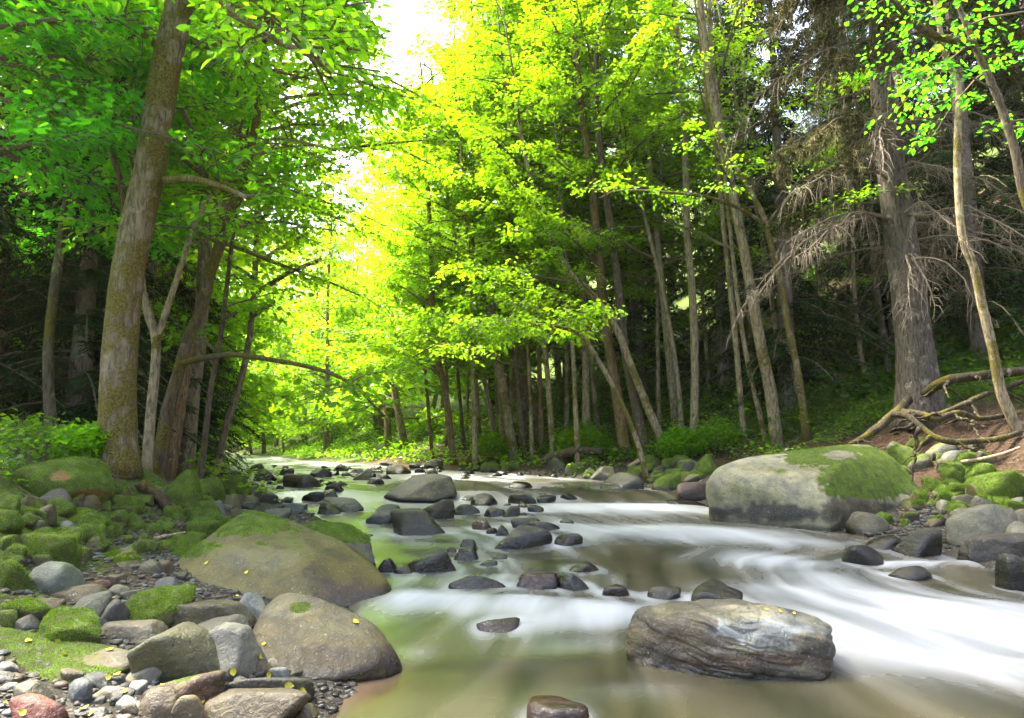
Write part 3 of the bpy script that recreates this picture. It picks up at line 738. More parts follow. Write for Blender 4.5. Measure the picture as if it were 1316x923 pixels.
strew(20, (40, 735, 300, 840), (10, 22), 'pebble', 'small stone wedged in the gaps between the left shore boulders', 'stones in the gaps of the left shore', [GREY, BLUE, BROWN, DARK], .1, 'stone', (.5, .8), 22, land)
strew(72, (110, 634, 300, 712), (14, 32), 'mossy_stone', 'lumpy moss covered stone on the left bank slope', 'mossy stones on the left bank slope', [(.12, .11, .05), (.1, .1, .05), (.15, .11, .06)], .62, 'stone', (.5, .8), 23, land)
strew(34, (0, 640, 100, 735), (16, 36), 'mossy_stone', 'dim mossy stone under the plants of the left bank', 'dim mossy stones of the left bank', [(.1, .09, .05), (.13, .1, .06)], .5, 'stone', (.5, .8), 24, land)
strew(26, (270, 612, 430, 690), (12, 34), 'shore_stone', 'wet grey stone along the left edge of the upper stream', 'stones along the left edge of the upper stream', [GREY, BLUE, DARK, OLIVE], .12, 'stone', (.4, .65), 25)
strew(40, (290, 599, 560, 630), (8, 24), 'stream_stone', 'distant dark stone poking from the far white rapids', 'stones in the far rapids', [(.07, .07, .08), (.1, .095, .09), (.2, .2, .2)], 0, 'stone', (.35, .6), 26, wat)
strew(34, (430, 600, 720, 619), (6, 18), 'stream_stone', 'small dark stone breaking the bright far water by the shady bank', 'stones in the bright far water', [(.05, .05, .05), (.09, .085, .08)], 0, 'stone', (.35, .6), 36, wat)
strew(14, (470, 640, 760, 720), (10, 24), 'stream_stone', 'little wet stone between the black stones of midstream', 'little stones of midstream', [DARK, (.09, .07, .055), (.06, .06, .06)], 0, 'stone', (.35, .6), 27, wat)
strew(36, (560, 598, 900, 622), (8, 26), 'mossy_stone', 'mossy stone lining the shady right bank', 'mossy stones lining the right bank', [(.12, .11, .05), GREY, (.15, .12, .08)], .45, 'stone', (.45, .75), 28, land)
strew(48, (1100, 575, 1316, 680), (12, 34), 'mossy_stone', 'stone of the mossy pile on the right shore', 'mossy stone pile on the right shore', [(.12, .11, .06), OLIVE, GREY, (.14, .1, .07)], .42, 'stone', (.5, .8), 29, land)
strew(18, (1130, 650, 1260, 680), (8, 16), 'pebble', 'pebble of the gravel patch by the massive pale boulder', 'pebbles by the massive pale boulder', [GREY, TAN, BROWN], 0, 'pebble', (.4, .65), 30)

def gravel(n, box, label, seed, lo, hi):
    r = np.random.default_rng(seed); X = r.uniform(box[0], box[1], n); Y = r.uniform(box[2], box[3], n)
    k = (T(X, Y) > zw(Y) - .06) & (np.maximum(xl(Y) - X, X - xr(Y)) < 2.3); X, Y = X[k], Y[k]; n = len(X)
    Dv, Fc = ico(2); s = lo * (hi / lo) ** (r.random(n) ** 1.8)
    sh = r.uniform(.6, 1.3, (n, 3)) * np.array([1, 1, .55])
    V = Dv[None] * sh[:, None] * s[:, None, None] * (1 + .16 * r.normal(size=(n, 1, 1)))
    V = V + .12 * s[:, None, None] * np.sin(Dv[None] * 3 + r.uniform(0, 6, (n, 1, 3)))
    a = r.uniform(0, 6.28, n); c, q = np.cos(a)[:, None], np.sin(a)[:, None]
    V = np.stack([V[..., 0] * c - V[..., 1] * q, V[..., 0] * q + V[..., 1] * c, V[..., 2]], -1)
    V = V + np.stack([X, Y, T(X, Y) + s * .2], -1)[:, None]
    F_ = (Fc[None] + np.arange(n)[:, None, None] * len(Dv)).reshape(-1, 3)
    pal = np.array([GREY, BLUE, TAN, BROWN, DARK, (.13, .12, .10), (.16, .12, .09), (.10, .10, .10), (.42, .42, .40)])
    ci = pal[r.choice(len(pal), n, p=[.14, .12, .1, .14, .16, .12, .12, .08, .02])] * r.uniform(.6, 1.1, (n, 1)) * .42
    o = mesh('gravel', V.reshape(-1, 3), [F_], M_ROCK, attrs={'Col': np.repeat(ci, len(Dv), 0), 'moss': np.zeros(n * len(Dv)), 'wet': np.repeat((1 - sstep(.0, .12, T(X, Y) - zw(Y))), len(Dv))})
    tag(o, label, kind='stuff')
gravel(9000, (-4.4, -.6, 2.6, 7.5), 'gravel between the stones of the left shore', 5, .008, .035)
gravel(5000, (2.6, 8, 8, 12), 'gravel between the stones of the right shore', 6, .012, .05)
gravel(5000, (-8, 4, 7.5, 20), 'gravel along the upper shores', 7, .015, .06)

# ------------------------------------------------------------------ water
def water():
    ys = np.concatenate([np.arange(1.2, 14, .03), np.arange(14, 30, .06), np.arange(30, 75, .3)])
    nt = 260
    t = np.linspace(-.06, 1.06, nt)
    Y, Tt = np.meshgrid(ys, t, indexing='ij')
    X = xl(Y) + (xr(Y) - xl(Y)) * Tt
    W = xr(Y) - xl(Y)
    fan = (X - 1.0) / np.maximum(8.6 - Y, 1.3) * 4.2; kf = 1 - sstep(5.2, 8.2, Y)
    fx = (Tt - .5) * 6.0 * (1 - kf) + fan * kf; flow = np.stack([fx, Y, 0 * Y], -1)
    foam = np.zeros_like(X)
    def blob(px, py, rx, ry, k, ang=0.0):
        """white water: centre pixel, radii in metres across / along the flow"""
        c = hit(px, py); dx = X - c[0]; dy = Y - c[1]
        a = ang; u = dx * math.cos(a) + dy * math.sin(a); v = -dx * math.sin(a) + dy * math.cos(a)
        nonlocal foam
        foam = foam + k * np.exp(-((u / rx) ** 2 + (v / ry) ** 2))
    for bl in FOAM: blob(*bl)
    # upstream everything is broken water
    foam = foam + .75 * sstep(14.5, 18, Y) * (.75 + .6 * fbm(np.stack([fx * .9, Y * .5, 0 * Y], -1), 5, 3))
    # wakes of the stones
    swell = np.clip(foam, 0, 1.4)
    z = zw(Y)
    n1 = fbm(np.stack([fx * .8, Y * .7, 0 * Y], -1), 61, 3)
    z = z + .03 * n1 + .045 * fbm(np.stack([X * .8, Y * 1.5, 0 * Y], -1), 62, 2) * (1 - sstep(9, 13, Y))
    bump = np.zeros_like(X)
    cur = zw(Y + .25) - zw(Y - .25)
    for (x, y, r) in WROCKS:
        if r > 1.2: continue
        tr = (x - float(xl(y))) / max(float(xr(y) - xl(y)), .5)
        dd = (Tt - tr) * W; ds = y - Y           # + = downstream (towards the viewer)
        k = np.exp(-((np.abs(dd) - r * .9) / (r * .35 + .02)) ** 2) * np.where(ds > 0, np.exp(-ds / (3.2 * r + .1)), np.exp(-(ds / (r + .02)) ** 2))
        dist = np.hypot((X - x), (Y - y) * .9)
        foam = foam + .38 * k + .4 * np.exp(-((dist - r * 1.02) / (.16 * r + .03)) ** 2)
        calm = np.exp(-(dd / (r * .7)) ** 2) * np.exp(-((ds - 1.2 * r) / (1.0 * r)) ** 2) * sstep(-.6 * r, .5 * r, ds)
        foam = foam * (1 - .55 * calm)
        bump = bump + .03 * np.minimum(r, .5) * np.exp(-((dd / r) ** 2 + ((ds + 1.0 * r) / (.6 * r)) ** 2))
    for dk in CALM:
        c = hit(dk[0], dk[1]); foam = foam * (1 - dk[4] * np.exp(-(((X - c[0]) / dk[2]) ** 2 + ((Y - c[1]) / dk[3]) ** 2)))
    foam = foam * (1 + .35 * fbm(np.stack([X * 1.1, Y * 1.7, 0 * Y], -1), 63, 3)) + .05 + 1.0 * sstep(13, 20, Y) * fbm(np.stack([X * 1.3, Y * .9, 0 * Y], -1), 66, 3) + .10 * fbm(np.stack([fx * .7, Y * .35, 0 * Y], -1), 64, 3)
    z = z + bump + .035 * swell
    edge = np.minimum(X - xl(Y), xr(Y) - X)
    z = z - .05 * (1 - sstep(-.1, .12, edge))
    sh = np.exp(-((X - hit(440, 885)[0]) / .35) ** 2 - ((Y - hit(440, 885)[1]) / .45) ** 2) * 1.0
    sh = sh + .7 * np.exp(-((X - hit(1180, 690)[0]) / .8) ** 2 - ((Y - hit(1180, 690)[1]) / .6) ** 2)
    V = np.stack([X, Y, z], -1).reshape(-1, 3)
    i = np.arange(len(ys) - 1)[:, None] * nt; j = np.arange(nt - 1)[None]
    Q = np.stack([i + j, i + j + 1, i + nt + j + 1, i + nt + j], -1).reshape(-1, 4)
    o = mesh('river_water', V, [Q], M_WATER, attrs={'foam': (.98 * (1 - np.exp(-np.clip(foam, 0, 3) * .9))).ravel(), 'shallow': np.clip(sh, 0, 1).ravel(), 'flow': flow.reshape(-1, 3)})
    tag(o, kind='structure')
FOAM = [(700, 655, 1.4, .6, 1.3), (800, 655, 1.3, .7, 1.6), (880, 658, .9, .7, 1.6), (780, 680, 1.4, .5, 1.1), (900, 690, 1.4, .5, 1.2), (1020, 700, .9, .35, .8), (700, 668, .8, .3, .4),
        (1150, 722, .45, .15, .5), (1215, 722, .6, .12, .8), (1060, 745, .5, .5, 1.0), (960, 720, .6, .4, 1.1), (1020, 725, .6, .3, .8), (1130, 790, .8, .7, 1.0), (1250, 800, .9, .6, 1.1), (1180, 850, .6, .35, .7), (1300, 870, .8, .4, .6),
        (1000, 760, .6, .3, .6), (780, 790, .35, .22, 1.3), (720, 800, .45, .22, 1.1), (650, 780, .6, .18, 1.1), (560, 770, .4, .25, .55), (740, 830, .3, .12, .5), (520, 775, .18, .35, .7),
        (560, 745, .35, .2, .35), (620, 772, .7, .1, .5), (700, 740, .3, .15, .2), (540, 840, .12, .12, .35), (810, 890, .35, .12, .3), (600, 690, .8, .4, .25), (480, 690, .3, .4, .4), (560, 700, .5, .15, .4), (640, 745, .35, .1, .3),
        (520, 650, 1.2, .8, .5), (640, 640, 1.0, .8, .5), (450, 640, 1.0, 1.2, .45), (860, 820, .2, .2, .25), (720, 625, 1.2, .5, .25), (930, 800, .5, .5, .3), (1110, 830, .4, .3, .4)]
CALM = [(800, 633, 1.6, .5, .8), (1180, 695, 1.2, .55, .75), (560, 730, .5, .5, .5), (640, 850, .8, .4, .6), (800, 720, 1.0, .5, .45), (560, 880, .7, .35, .8), (1000, 890, .9, .22, .6), (1240, 745, .6, .18, .7), (520, 715, .4, .35, .6)]
water()

# ------------------------------------------------------------------ trees
SKY = np.array([(478, -60), (622, -60), (596, 30), (560, 75), (520, 128), (506, 92), (496, 40)], float)
def in_poly(x, y, poly):
    r = np.zeros(len(x), bool); n = len(poly); j = n - 1
    for i in range(n):
        xi, yi = poly[i]; xj, yj = poly[j]
        c = ((yi > y) != (yj > y)) & (x < (xj - xi) * (y - yi) / (yj - yi + 1e-9) + xi)
        r ^= c; j = i
    return r
BIGT = np.array([(118, 600), (124, 470), (130, 350), (150, 260), (172, 180), (190, 90), (200, 0), (250, 0), (232, 90), (220, 180), (212, 260), (200, 350), (184, 470), (184, 600)], float)
def open_air(p, soft=14):
    """True where the corridor of open sky above the stream lies"""
    x, y = project(p)
    r = in_poly(x, y, BIGT) & (p[:, 1] < 7.9) & (rng.random(len(x)) < .93)
    x = x + rng.normal(size=len(x)) * soft; y = y + rng.normal(size=len(x)) * soft
    r |= in_poly(x, y, SKY) & (p[:, 2] > 2)
    for (cx, cy, a, b) in ((440, 308, 28, 13), (360, 385, 12, 8), (200, 95, 0, 0), (505, 150, 9, 14)):
        if a: r |= ((x - cx) / a) ** 2 + ((y - cy) / b) ** 2 < 1
    return r

def crown_from_limbs(acc, limbs, leaf, twigs_per_m, leaves_per_twig, twig_len, tilt=.55, air=True, rr=None, twig_r=.006, droop=.25, start=.25):
    """limbs: list of (pts n x 3, r0). Fills acc with limb sticks, twigs (slot 0) and leaves (slot 1)"""
    r = rr or rng
    TA, TB = [], []
    for pts, r0 in limbs:
        n = len(pts); rad = np.linspace(r0, max(r0 * .22, .004), n)
        if air:
            bad = open_air(pts, 4)
            if bad.any():
                n = max(int(np.argmax(bad)), 2); pts = pts[:n]; rad = rad[:n]
        V, Q = prisms(pts[:-1], pts[1:], rad[:-1], rad[1:], 5); acc.add(V, Q, 0)
        L = np.linalg.norm(np.diff(pts, axis=0), axis=1).sum()
        m = max(int(L * twigs_per_m), 2)
        u = r.uniform(start, 1.0, m) * (n - 1); i = np.minimum(u.astype(int), n - 2); f = (u - i)[:, None]
        a = pts[i] * (1 - f) + pts[i + 1] * f
        d = nrm(pts[i + 1] - pts[i]); side = np.where(r.random(m) < .5, 1, -1)[:, None]
        lat = nrm(np.stack([-d[:, 1], d[:, 0], 0 * d[:, 0]], -1) + 1e-6)
        dirv = nrm(d * r.uniform(.2, .9, (m, 1)) + lat * side * r.uniform(.5, 1.0, (m, 1)) + np.stack([0 * d[:, 0], 0 * d[:, 0], r.normal(.05, .22, m)], -1))
        tl = twig_len * r.uniform(.5, 1.35, m) * (1.1 - .5 * (u / (n - 1)))
        b = a + dirv * tl[:, None]; b[:, 2] -= droop * tl * r.uniform(.2, 1, m)
        TA.append(a); TB.append(b)
    A = np.concatenate(TA); B = np.concatenate(TB)
    if air:
        k = ~open_air(B, 10); A, B = A[k], B[k]
    if twig_r > 0:
        V, Q = prisms(A, B, twig_r, twig_r * .4, 3); acc.add(V, Q, 0)
    n = len(A); k = leaves_per_twig
    u = r.uniform(.12, 1.02, (n, k)); d = nrm(B - A)
    pos = A[:, None] + (B - A)[:, None] * u[..., None]
    Lt = np.linalg.norm(B - A, axis=1)[:, None, None]
    lat = np.stack([-d[:, 1], d[:, 0], 0 * d[:, 0]], -1)
    s = np.where(r.random((n, k)) < .5, 1, -1)[..., None]
    ld = d[:, None] * .6 + lat[:, None] * s * r.uniform(.4, 1.2, (n, k, 1)) + r.normal(size=(n, k, 3)) * .25
    ld[..., 2] -= .2
    pos = pos + lat[:, None] * s * r.uniform(0, .28, (n, k, 1)) * Lt + r.normal(size=(n, k, 3)) * leaf * .5
    nn = np.array([0, 0, 1.0]) + r.normal(size=(n, k, 3)) * tilt
    pos = pos.reshape(-1, 3); ld = ld.reshape(-1, 3); nn = nn.reshape(-1, 3)
    if air:
        kk = ~open_air(pos, 12); pos, ld, nn = pos[kk], ld[kk], nn[kk]
    V, Q = (leaves6 if leaf < .115 else leaves)(pos, ld, nrm(nn), leaf * r.uniform(.5, 1.3, len(pos)))
    acc.add(V, Q, 1)
    return len(pos)

def make_limbs(path, rad, n, h0, h1, len0, len1, bias=(0, 0, 0), elev=(.15, .7), rr=None, sag=.12, seg=7):
    r = rr or rng; out = []
    m = len(path)
    for q in range(n):
        t = h0 + (h1 - h0) * ((q + r.uniform(0, 1)) / n)
        i = min(int(t * (m - 1)), m - 2); f = t * (m - 1) - i
        a = path[i] * (1 - f) + path[i + 1] * f
        az = r.uniform(0, 2 * math.pi)
        d = np.array([math.cos(az), math.sin(az), 0]) + np.array(bias) * r.uniform(.3, 1.2)
        d[2] = 0; d = d / max(np.linalg.norm(d), .01)
        e = r.uniform(*elev); L = (len0 + (len1 - len0) * (t - h0) / max(h1 - h0, .01)) * r.uniform(.65, 1.2)
        s = np.linspace(0, 1, seg)[:, None]
        z = np.sin(e) * s - sag * s ** 2 * 1.6
        pts = a + L * (d * np.cos(e) * s + np.array([0, 0, 1.0]) * z)
        wob = np.cumsum(r.normal(size=(seg, 3)) * .05 * L / seg * 1.6, 0); wob[0] = 0
        out.append((pts + wob, max(.12 * L * .1, rad[i] * .32) if rad[i] > .03 else rad[i] * .6))
    return out

BARK = {'beech': (.17, .135, .095), 'birch': (.24, .195, .13), 'dark': (.09, .07, .05), 'warm': (.17, .11, .065), 'spruce': (.17, .14, .13)}
def trunk_path(pts, Y, H, n=40, curve=None):
    """pixel path at depth Y, carried on above the frame to height H over the base"""
    base = hit(*pts[0]) if Y is None else P(pts[0][0], pts[0][1], Y)
    Y = base[1]
    W = [P(a, b, Y) for a, b in pts]
    if Y is not None: W[0][2] = min(W[0][2], float(T(W[0][0], Y)))
    W[0][2] -= .12
    d = nrm(W[-1] - W[-2])
    while W[-1][2] < W[0][2] + H:
        d = nrm(d + np.array([rng.normal() * .05, rng.normal() * .05, .25])); W.append(W[-1] + d * 1.3)
    return smooth_path(W, n), Y

def tree(pts, w, label, Y=None, H=15, bark='beech', moss=.3, leafcol=(.10, .16, .012), n=22, h0=.3, len0=3.0, len1=1.2, bias=(0, 0, 0), leaf=.11, tpm=5, lpt=13, twig=.7,
         tilt=.55, name='broadleaf_tree', group=None, flare=.15, elev=(.15, .75), branches=(), tw=None, extra=(), k=12, rough=.10, h1=1.0, canopy=None):
    """w = trunk width at the foot in photograph pixels"""
    path, Y = trunk_path(pts, Y, H)
    base = path[0] + np.array([0, 0, .12])
    r0 = w * Y / F * .5
    s = np.linspace(0, 1, len(path)); rad = r0 * np.interp(s, [0, .15, .6, 1], [1, .9, .62, .12]) if tw is None else np.interp(s, *tw) * Y / F * .5
    root = empty(name, base); tag(root, label, 'tree', group)
    c = (*BARK[bark], moss)
    V, Q, Tt = tube(path, rad, k, int(w * 10), rough, flare)
    mesh('trunk', V - base, [Q, Tt], M_BARK, root, color=c)
    if name != 'x' and bias[0] >= -.5: tpm, leaf, n = tpm * 1.25, leaf * 1.15, int(n * 1.2)
    limbs = make_limbs(path, rad, n, h0, h1, len0, len1, bias, elev)
    for br in branches:
        bp = smooth_path([P(a, b, Y + dy) for (a, b, dy) in br[0]], 28)
        bw = np.linspace(br[1], br[2], 28) * Y / F * .5
        V, Q, Tt = tube(bp, bw, 8, 3, .15)
        mesh('branch', V - base, [Q, Tt], M_BARK, root, color=c)
        if len(br) > 3:
            sub = make_limbs(bp, bw, br[3], br[4], 1.0, br[5], br[5] * .6, (0, 0, .2), (-.1, .6)); limbs += sub
    acc = Acc()
    m = crown_from_limbs(acc, limbs, leaf, tpm, lpt, twig, tilt)
    if canopy:   # unseen limbs added above the frame to keep sun off the stream
        top = make_limbs(path, rad, canopy[0], canopy[2], 1.0, canopy[1], canopy[1] * .7, canopy[3], (.0, .5))
        m += crown_from_limbs(acc, top, leaf * 1.7, 5, 12, 1.1, tilt)
    acc.build('crown', [M_TWIG, M_LEAF], root, smooth=False, color=(*leafcol, 1), off=base)
    return root, path, Y, m

LIME = (.098, .19, .005); GRN = (.090, .215, .005); DEEP = (.045, .20, .007); MID = (.088, .195, .004)
TL = (-1, .2, 0); TR_ = (1, .1, 0)
NL = 0
def t(*a, **k):
    global NL
    r = tree(*a, **k); NL += r[3]; return r

# left bank ---------------------------------------------------------------
t([(152, 596), (150, 560), (153, 470), (160, 380), (176, 290), (196, 200), (211, 100), (228, 20), (236, -30)], 56, 'thick leaning tree with mossy bark on the left bank, the stoutest left trunk', Y=7.7, H=17, canopy=(26, 5.0, .6, (.9, .1, 0)),
  bark='beech', moss=.56, leafcol=GRN, n=44, h0=.42, len0=3.6, len1=4.6, bias=(.7, .1, 0), leaf=.085, tpm=6, lpt=13, twig=.75, k=24, rough=.09, flare=.2, tw=([0, .06, .3, .6, 1], [50, 42, 39, 32, 8]), elev=(-.05, .5),
  branches=[([(212, 232, 0), (245, 230, -.2), (285, 240, -.5), (320, 255, -.8)], 13, 5, 3, .6, .8), ([(203, 60, 0), (180, 40, -.2), (155, 27, -.4), (120, 20, -.8)], 10, 4, 6, .4, 1.2),
            ([(232, 0, 0), (262, -12, -.3), (300, 15, -1), (345, 48, -1.4), (395, 70, -1.7), (424, 93, -1.9)], 14, 4, 20, .3, 1.7), ([(222, 40, 0), (270, 60, .8), (300, 40, 1.5), (320, 50, 2)], 12, 5, 6, .4, 1.4)])
t([(190, 577), (195, 520), (201, 441), (191, 405), (183, 374), (181, 340), (178, 270), (172, 200)], 13, 'slim forked grey tree right beside the thick leaning tree', Y=9.0, H=9, bark='birch', moss=.25, leafcol=MID, n=10, h0=.55, len0=2, len1=1.2, leaf=.085, bias=(.4, -.5, 0),
  branches=[([(201, 441, 0), (212, 405, 0), (222, 375, 0), (238, 325, 0), (259, 269, 0), (285, 238, -.1), (332, 190, -.3), (360, 178, -.5), (420, 190, -.9)], 9, 3, 14, .35, 1.3)])
t([(203, 575), (213, 540), (222, 505), (232, 470), (243, 432), (262, 390), (272, 345), (286, 310), (300, 270), (313, 235), (330, 150), (340, 60)], 17, 'mossy leaning tree with a long branch arching over the stream', Y=9.6, H=12, bark='dark', moss=.5, leafcol=MID, n=30, h0=.45, len0=3.6, len1=2.5, leaf=.085, bias=(.9, -.1, 0), tpm=6,
  branches=[([(231, 468, 0), (258, 461, -.2), (300, 456, -.5), (340, 461, -.8), (390, 470, -1.2), (430, 482, -1.6), (462, 502, -1.9), (492, 533, -2.1)], 8.5, 2.5, 6, .75, .7)])
t([(218, 585), (232, 520), (243, 450), (262, 380), (285, 300), (300, 200)], 15, 'dim leaning trunk just behind the mossy leaning tree', Y=11.5, H=18, canopy=(12, 5.5, .62, (1.2, 0, 0)), bark='warm', moss=.3, leafcol=MID, n=34, h0=.3, len0=4, len1=3, bias=(1.0, 0, 0), leaf=.09, tpm=6)
t([(240, 590), (246, 520), (256, 440), (262, 350), (266, 250), (270, 100)], 19, 'straight pale trunk third behind the thick leaning tree', Y=13, H=21, canopy=(16, 6.0, .6, (1.3, .1, 0)), bark='beech', moss=.2, leafcol=LIME, n=40, h0=.22, len0=5.2, len1=4, bias=(1.1, -.1, 0), leaf=.1, tpm=6)
t([(256, 604), (264, 560), (271, 500), (284, 430), (296, 330)], 8, 'thin dark sapling nearest the water on the left bank', Y=11, H=9, bark='dark', moss=.3, leafcol=MID, n=16, h0=.3, len0=2.2, len1=1.2, bias=(.8, -.2, 0), leaf=.09)
t([(275, 600), (290, 550), (305, 505), (318, 450), (326, 380), (330, 290)], 9, 'thin grey sapling leaning toward the far rapids', Y=15, H=19, canopy=(10, 5.0, .68, (1.0, 0, 0)), bark='beech', moss=.2, leafcol=LIME, n=36, h0=.22, len0=5, len1=4, bias=(1.1, -.1, 0), leaf=.11, tpm=6)
t([(168, 575), (166, 400), (158, 255), (146, 205), (134, 175), (120, 130), (104, 87), (87, 47), (55, 0), (30, -50)], 9, 'thin curved sapling bending left in front of dark conifers', Y=9.0, H=8.5, bark='warm', moss=.2, leafcol=GRN, n=40, h0=.35, len0=2.4, len1=1.8, bias=(-.6, -.2, 0), leaf=.085, tpm=7, elev=(-.1, .4))
t([(-60, 600), (-70, 400), (-60, 200), (-40, 50)], 24, 'deep green maple leaning in from beyond the left edge', Y=7.4, H=7.5, canopy=(14, 4.2, .68, (.5, -1.0, 0)), bark='dark', moss=.3, leafcol=DEEP, n=36, h0=.35, len0=3.0, len1=2.2, bias=(1.0, -.1, 0), leaf=.09, tpm=8, lpt=14, elev=(-.15, .35))
t([(70, 585), (62, 450), (80, 300), (95, 200), (100, 60)], 14, 'shaded maple hidden by its own leaves beyond the thin curved sapling', Y=9.8, H=8.5, bark='dark', moss=.3, leafcol=DEEP, n=36, h0=.38, len0=3.2, len1=2, bias=(.2, -.3, 0), leaf=.095, tpm=7, elev=(-.1, .4))
t([(-20, 585), (0, 420), (10, 300), (15, 100)], 16, 'tall dark trunk between conifers at the left edge', Y=11.5, H=9.5, bark='warm', moss=.3, leafcol=GRN, n=38, h0=.36, len0=3.4, len1=2, bias=(.4, -.2, 0), leaf=.1, tpm=7)

# right bank --------------------------------------------------------------
RL = dict(bias=(-1.0, .25, 0), leaf=.10, h0=.3, n=32, len0=3.8, len1=1.8, tpm=9.5, lpt=18, tilt=.45, leafcol=LIME)
def rt(pts, w, label, **k):
    q = dict(RL); q.update(k)
    if pts[0][0] < 720 and 'h0' not in k: q['h0'] = .14; q['n'] += 8
    return t(pts, w, label, **q)
rt([(584, 598), (574, 515), (563, 461), (557, 411), (554, 334), (550, 240), (546, 180)], 9, 'bare slim trunk standing closest to the brown block boulder', H=14, bark='warm', moss=.35)
rt([(556, 588), (551, 532), (547, 480), (545, 420)], 5, 'short thin pole of a tree left of the slim bare trunk', H=8, n=14, len0=2.2, bark='warm', moss=.3)
rt([(597, 577), (588, 481), (582, 411), (587, 354), (589, 250)], 5, 'thin straight tree between slim bare trunk and twin trunks', H=14, bark='dark', moss=.2)
rt([(638, 580), (628, 515), (615, 455), (605, 401), (595, 354), (580, 280), (566, 180)], 7, 'white barked slim tree leaning left beside the twin trunks', H=15, bark='birch', moss=.25)
rt([(648, 583), (641, 488), (631, 424), (621, 360), (608, 317), (596, 230)], 8, 'narrower of the twin pale trunks', H=15, bark='birch', moss=.3)
rt([(661, 589), (647, 502), (636, 451), (631, 387), (625, 320), (618, 220), (612, 120)], 13, 'stouter of the twin pale trunks', H=17, bark='birch', moss=.35, n=32)
rt([(673, 580), (665, 488), (663, 448), (668, 384), (672, 300), (672, 200)], 8, 'slightly crooked grey tree behind the twin pale trunks', H=16, bark='beech', moss=.3)
rt([(697, 583), (694, 502), (692, 434), (690, 334), (688, 240)], 7, 'upright isolated brown trunk at the edge of the dark wood', H=15, bark='warm', moss=.35, n=18)
rt([(805, 589), (793, 508), (780, 428), (773, 367), (768, 310), (757, 210), (745, 120), (738, 40)], 15, 'tall brown tree with the widest trunk of the leaning clump', H=17, bark='warm', moss=.4, n=34, len0=4.2)
rt([(832, 589), (816, 515), (803, 451), (796, 380), (786, 300), (772, 200)], 13, 'smooth purple brown trunk in the middle of the leaning clump', H=15, bark='dark', moss=.25, n=20)
rt([(861, 584), (836, 532), (810, 468), (796, 431), (779, 401), (759, 377), (726, 340), (700, 290), (682, 230)], 11, 'white trunk bent strongly to the left out of the clump', H=12, bark='birch', moss=.35, n=22)
rt([(833, 588), (816, 559), (783, 488), (749, 434), (722, 421), (695, 418), (642, 413), (591, 428), (551, 448), (497, 478)], 7, 'slender arched tree stretching low over the stream', Y=15.5, H=2, bark='birch', moss=.5, n=14, h0=.4, len0=1.6, len1=1.0, elev=(-.1, .7), bias=(-.3, -.6, 0))
rt([(877, 566), (873, 508), (863, 434), (850, 367), (836, 310), (824, 260), (805, 200)], 7, 'thin white birch leaning left beside the straight white birch', H=14, bark='birch', moss=.2, n=18)
rt([(891, 576), (893, 468), (889, 367), (883, 300), (880, 190), (872, 80), (868, 0)], 11, 'straight white birch with the brightest bark', H=18, bark='birch', moss=.12, n=26)
rt([(957, 570), (948, 468), (940, 384), (933, 320), (926, 250), (918, 150)], 8, 'left stem of the birch trio behind the massive pale boulder', H=14, bark='birch', moss=.3, n=8, tpm=5)
rt([(985, 566), (980, 549), (960, 461), (948, 384), (940, 310)], 7, 'thin middle stem of the birch trio behind the massive pale boulder', H=12, bark='birch', moss=.35, n=7, tpm=5)
rt([(999, 573), (990, 502), (977, 441), (963, 360), (952, 300), (933, 208), (913, 111), (903, 34), (896, -40)], 16, 'thickest stem of the birch trio behind the massive pale boulder', H=18, bark='birch', moss=.3, n=13, tpm=6, h0=.35, leafcol=MID)
rt([(1037, 566), (1027, 488), (1014, 424), (1003, 360), (987, 302), (980, 275), (936, 198), (910, 151), (906, 111), (893, 0), (885, -60)], 10, 'crooked yellowish mossy tree forking behind the massive pale boulder', H=12, bark='birch', moss=.55, n=9, tpm=5, leafcol=MID,
   branches=[([(984, 288, 0), (950, 268, -.3), (916, 255, -.6), (876, 249, -.9), (800, 245, -1.4), (770, 255, -1.6)], 6, 2, 9, .3, 1.2)])
t([(1317, 566), (1300, 536), (1286, 502), (1276, 451), (1262, 391), (1252, 344), (1236, 300), (1230, 202), (1232, 111), (1215, 74), (1202, 0), (1195, -50)], 14, 'slender lichen spotted tree rising from the mossy roots', Y=11.2, H=11, bark='birch', moss=.4, leafcol=DEEP, n=6, h0=.55, len0=1.8, len1=1.2, leaf=.085, bias=(.3, -.3, 0), tpm=4)
t([(1420, 560), (1380, 420), (1345, 320), (1316, 250), (1303, 188), (1279, 118), (1252, 57), (1225, -10)], 15, 'dark leaning maple entering from beyond the right edge', Y=9.2, H=9, bark='dark', moss=.45, leafcol=DEEP, n=13, h0=.45, len0=1.7, len1=1.2, leaf=.08, bias=(.5, -.3, 0), elev=(-.2, .4), tpm=4,
  branches=[([(1252, 57, 0), (1205, 47, -.2), (1178, 32, -.4), (1148, 0, -.6), (1130, -30, -.7)], 11, 6, 6, .2, 1.0)])
rt([(1117, 500), (1112, 480), (1106, 455), (1100, 400), (1096, 330)], 7, 'short pale birch on the litter slope left of the great spruce', H=8, bark='birch', moss=.1, n=8, leafcol=GRN, len0=1.6)
rt([(1049, 490), (1050, 460), (1048, 400), (1050, 320)], 5, 'thin pale stem deep in the wood behind the crooked yellowish tree', H=9, bark='birch', moss=.1, n=8, leafcol=GRN, len0=1.6)
rt([(1146, 494), (1141, 465), (1131, 401), (1124, 350), (1120, 280)], 9, 'slanting purplish trunk just left of the great spruce', H=10, bark='dark', moss=.1, n=6, leafcol=GRN, len0=1.6)

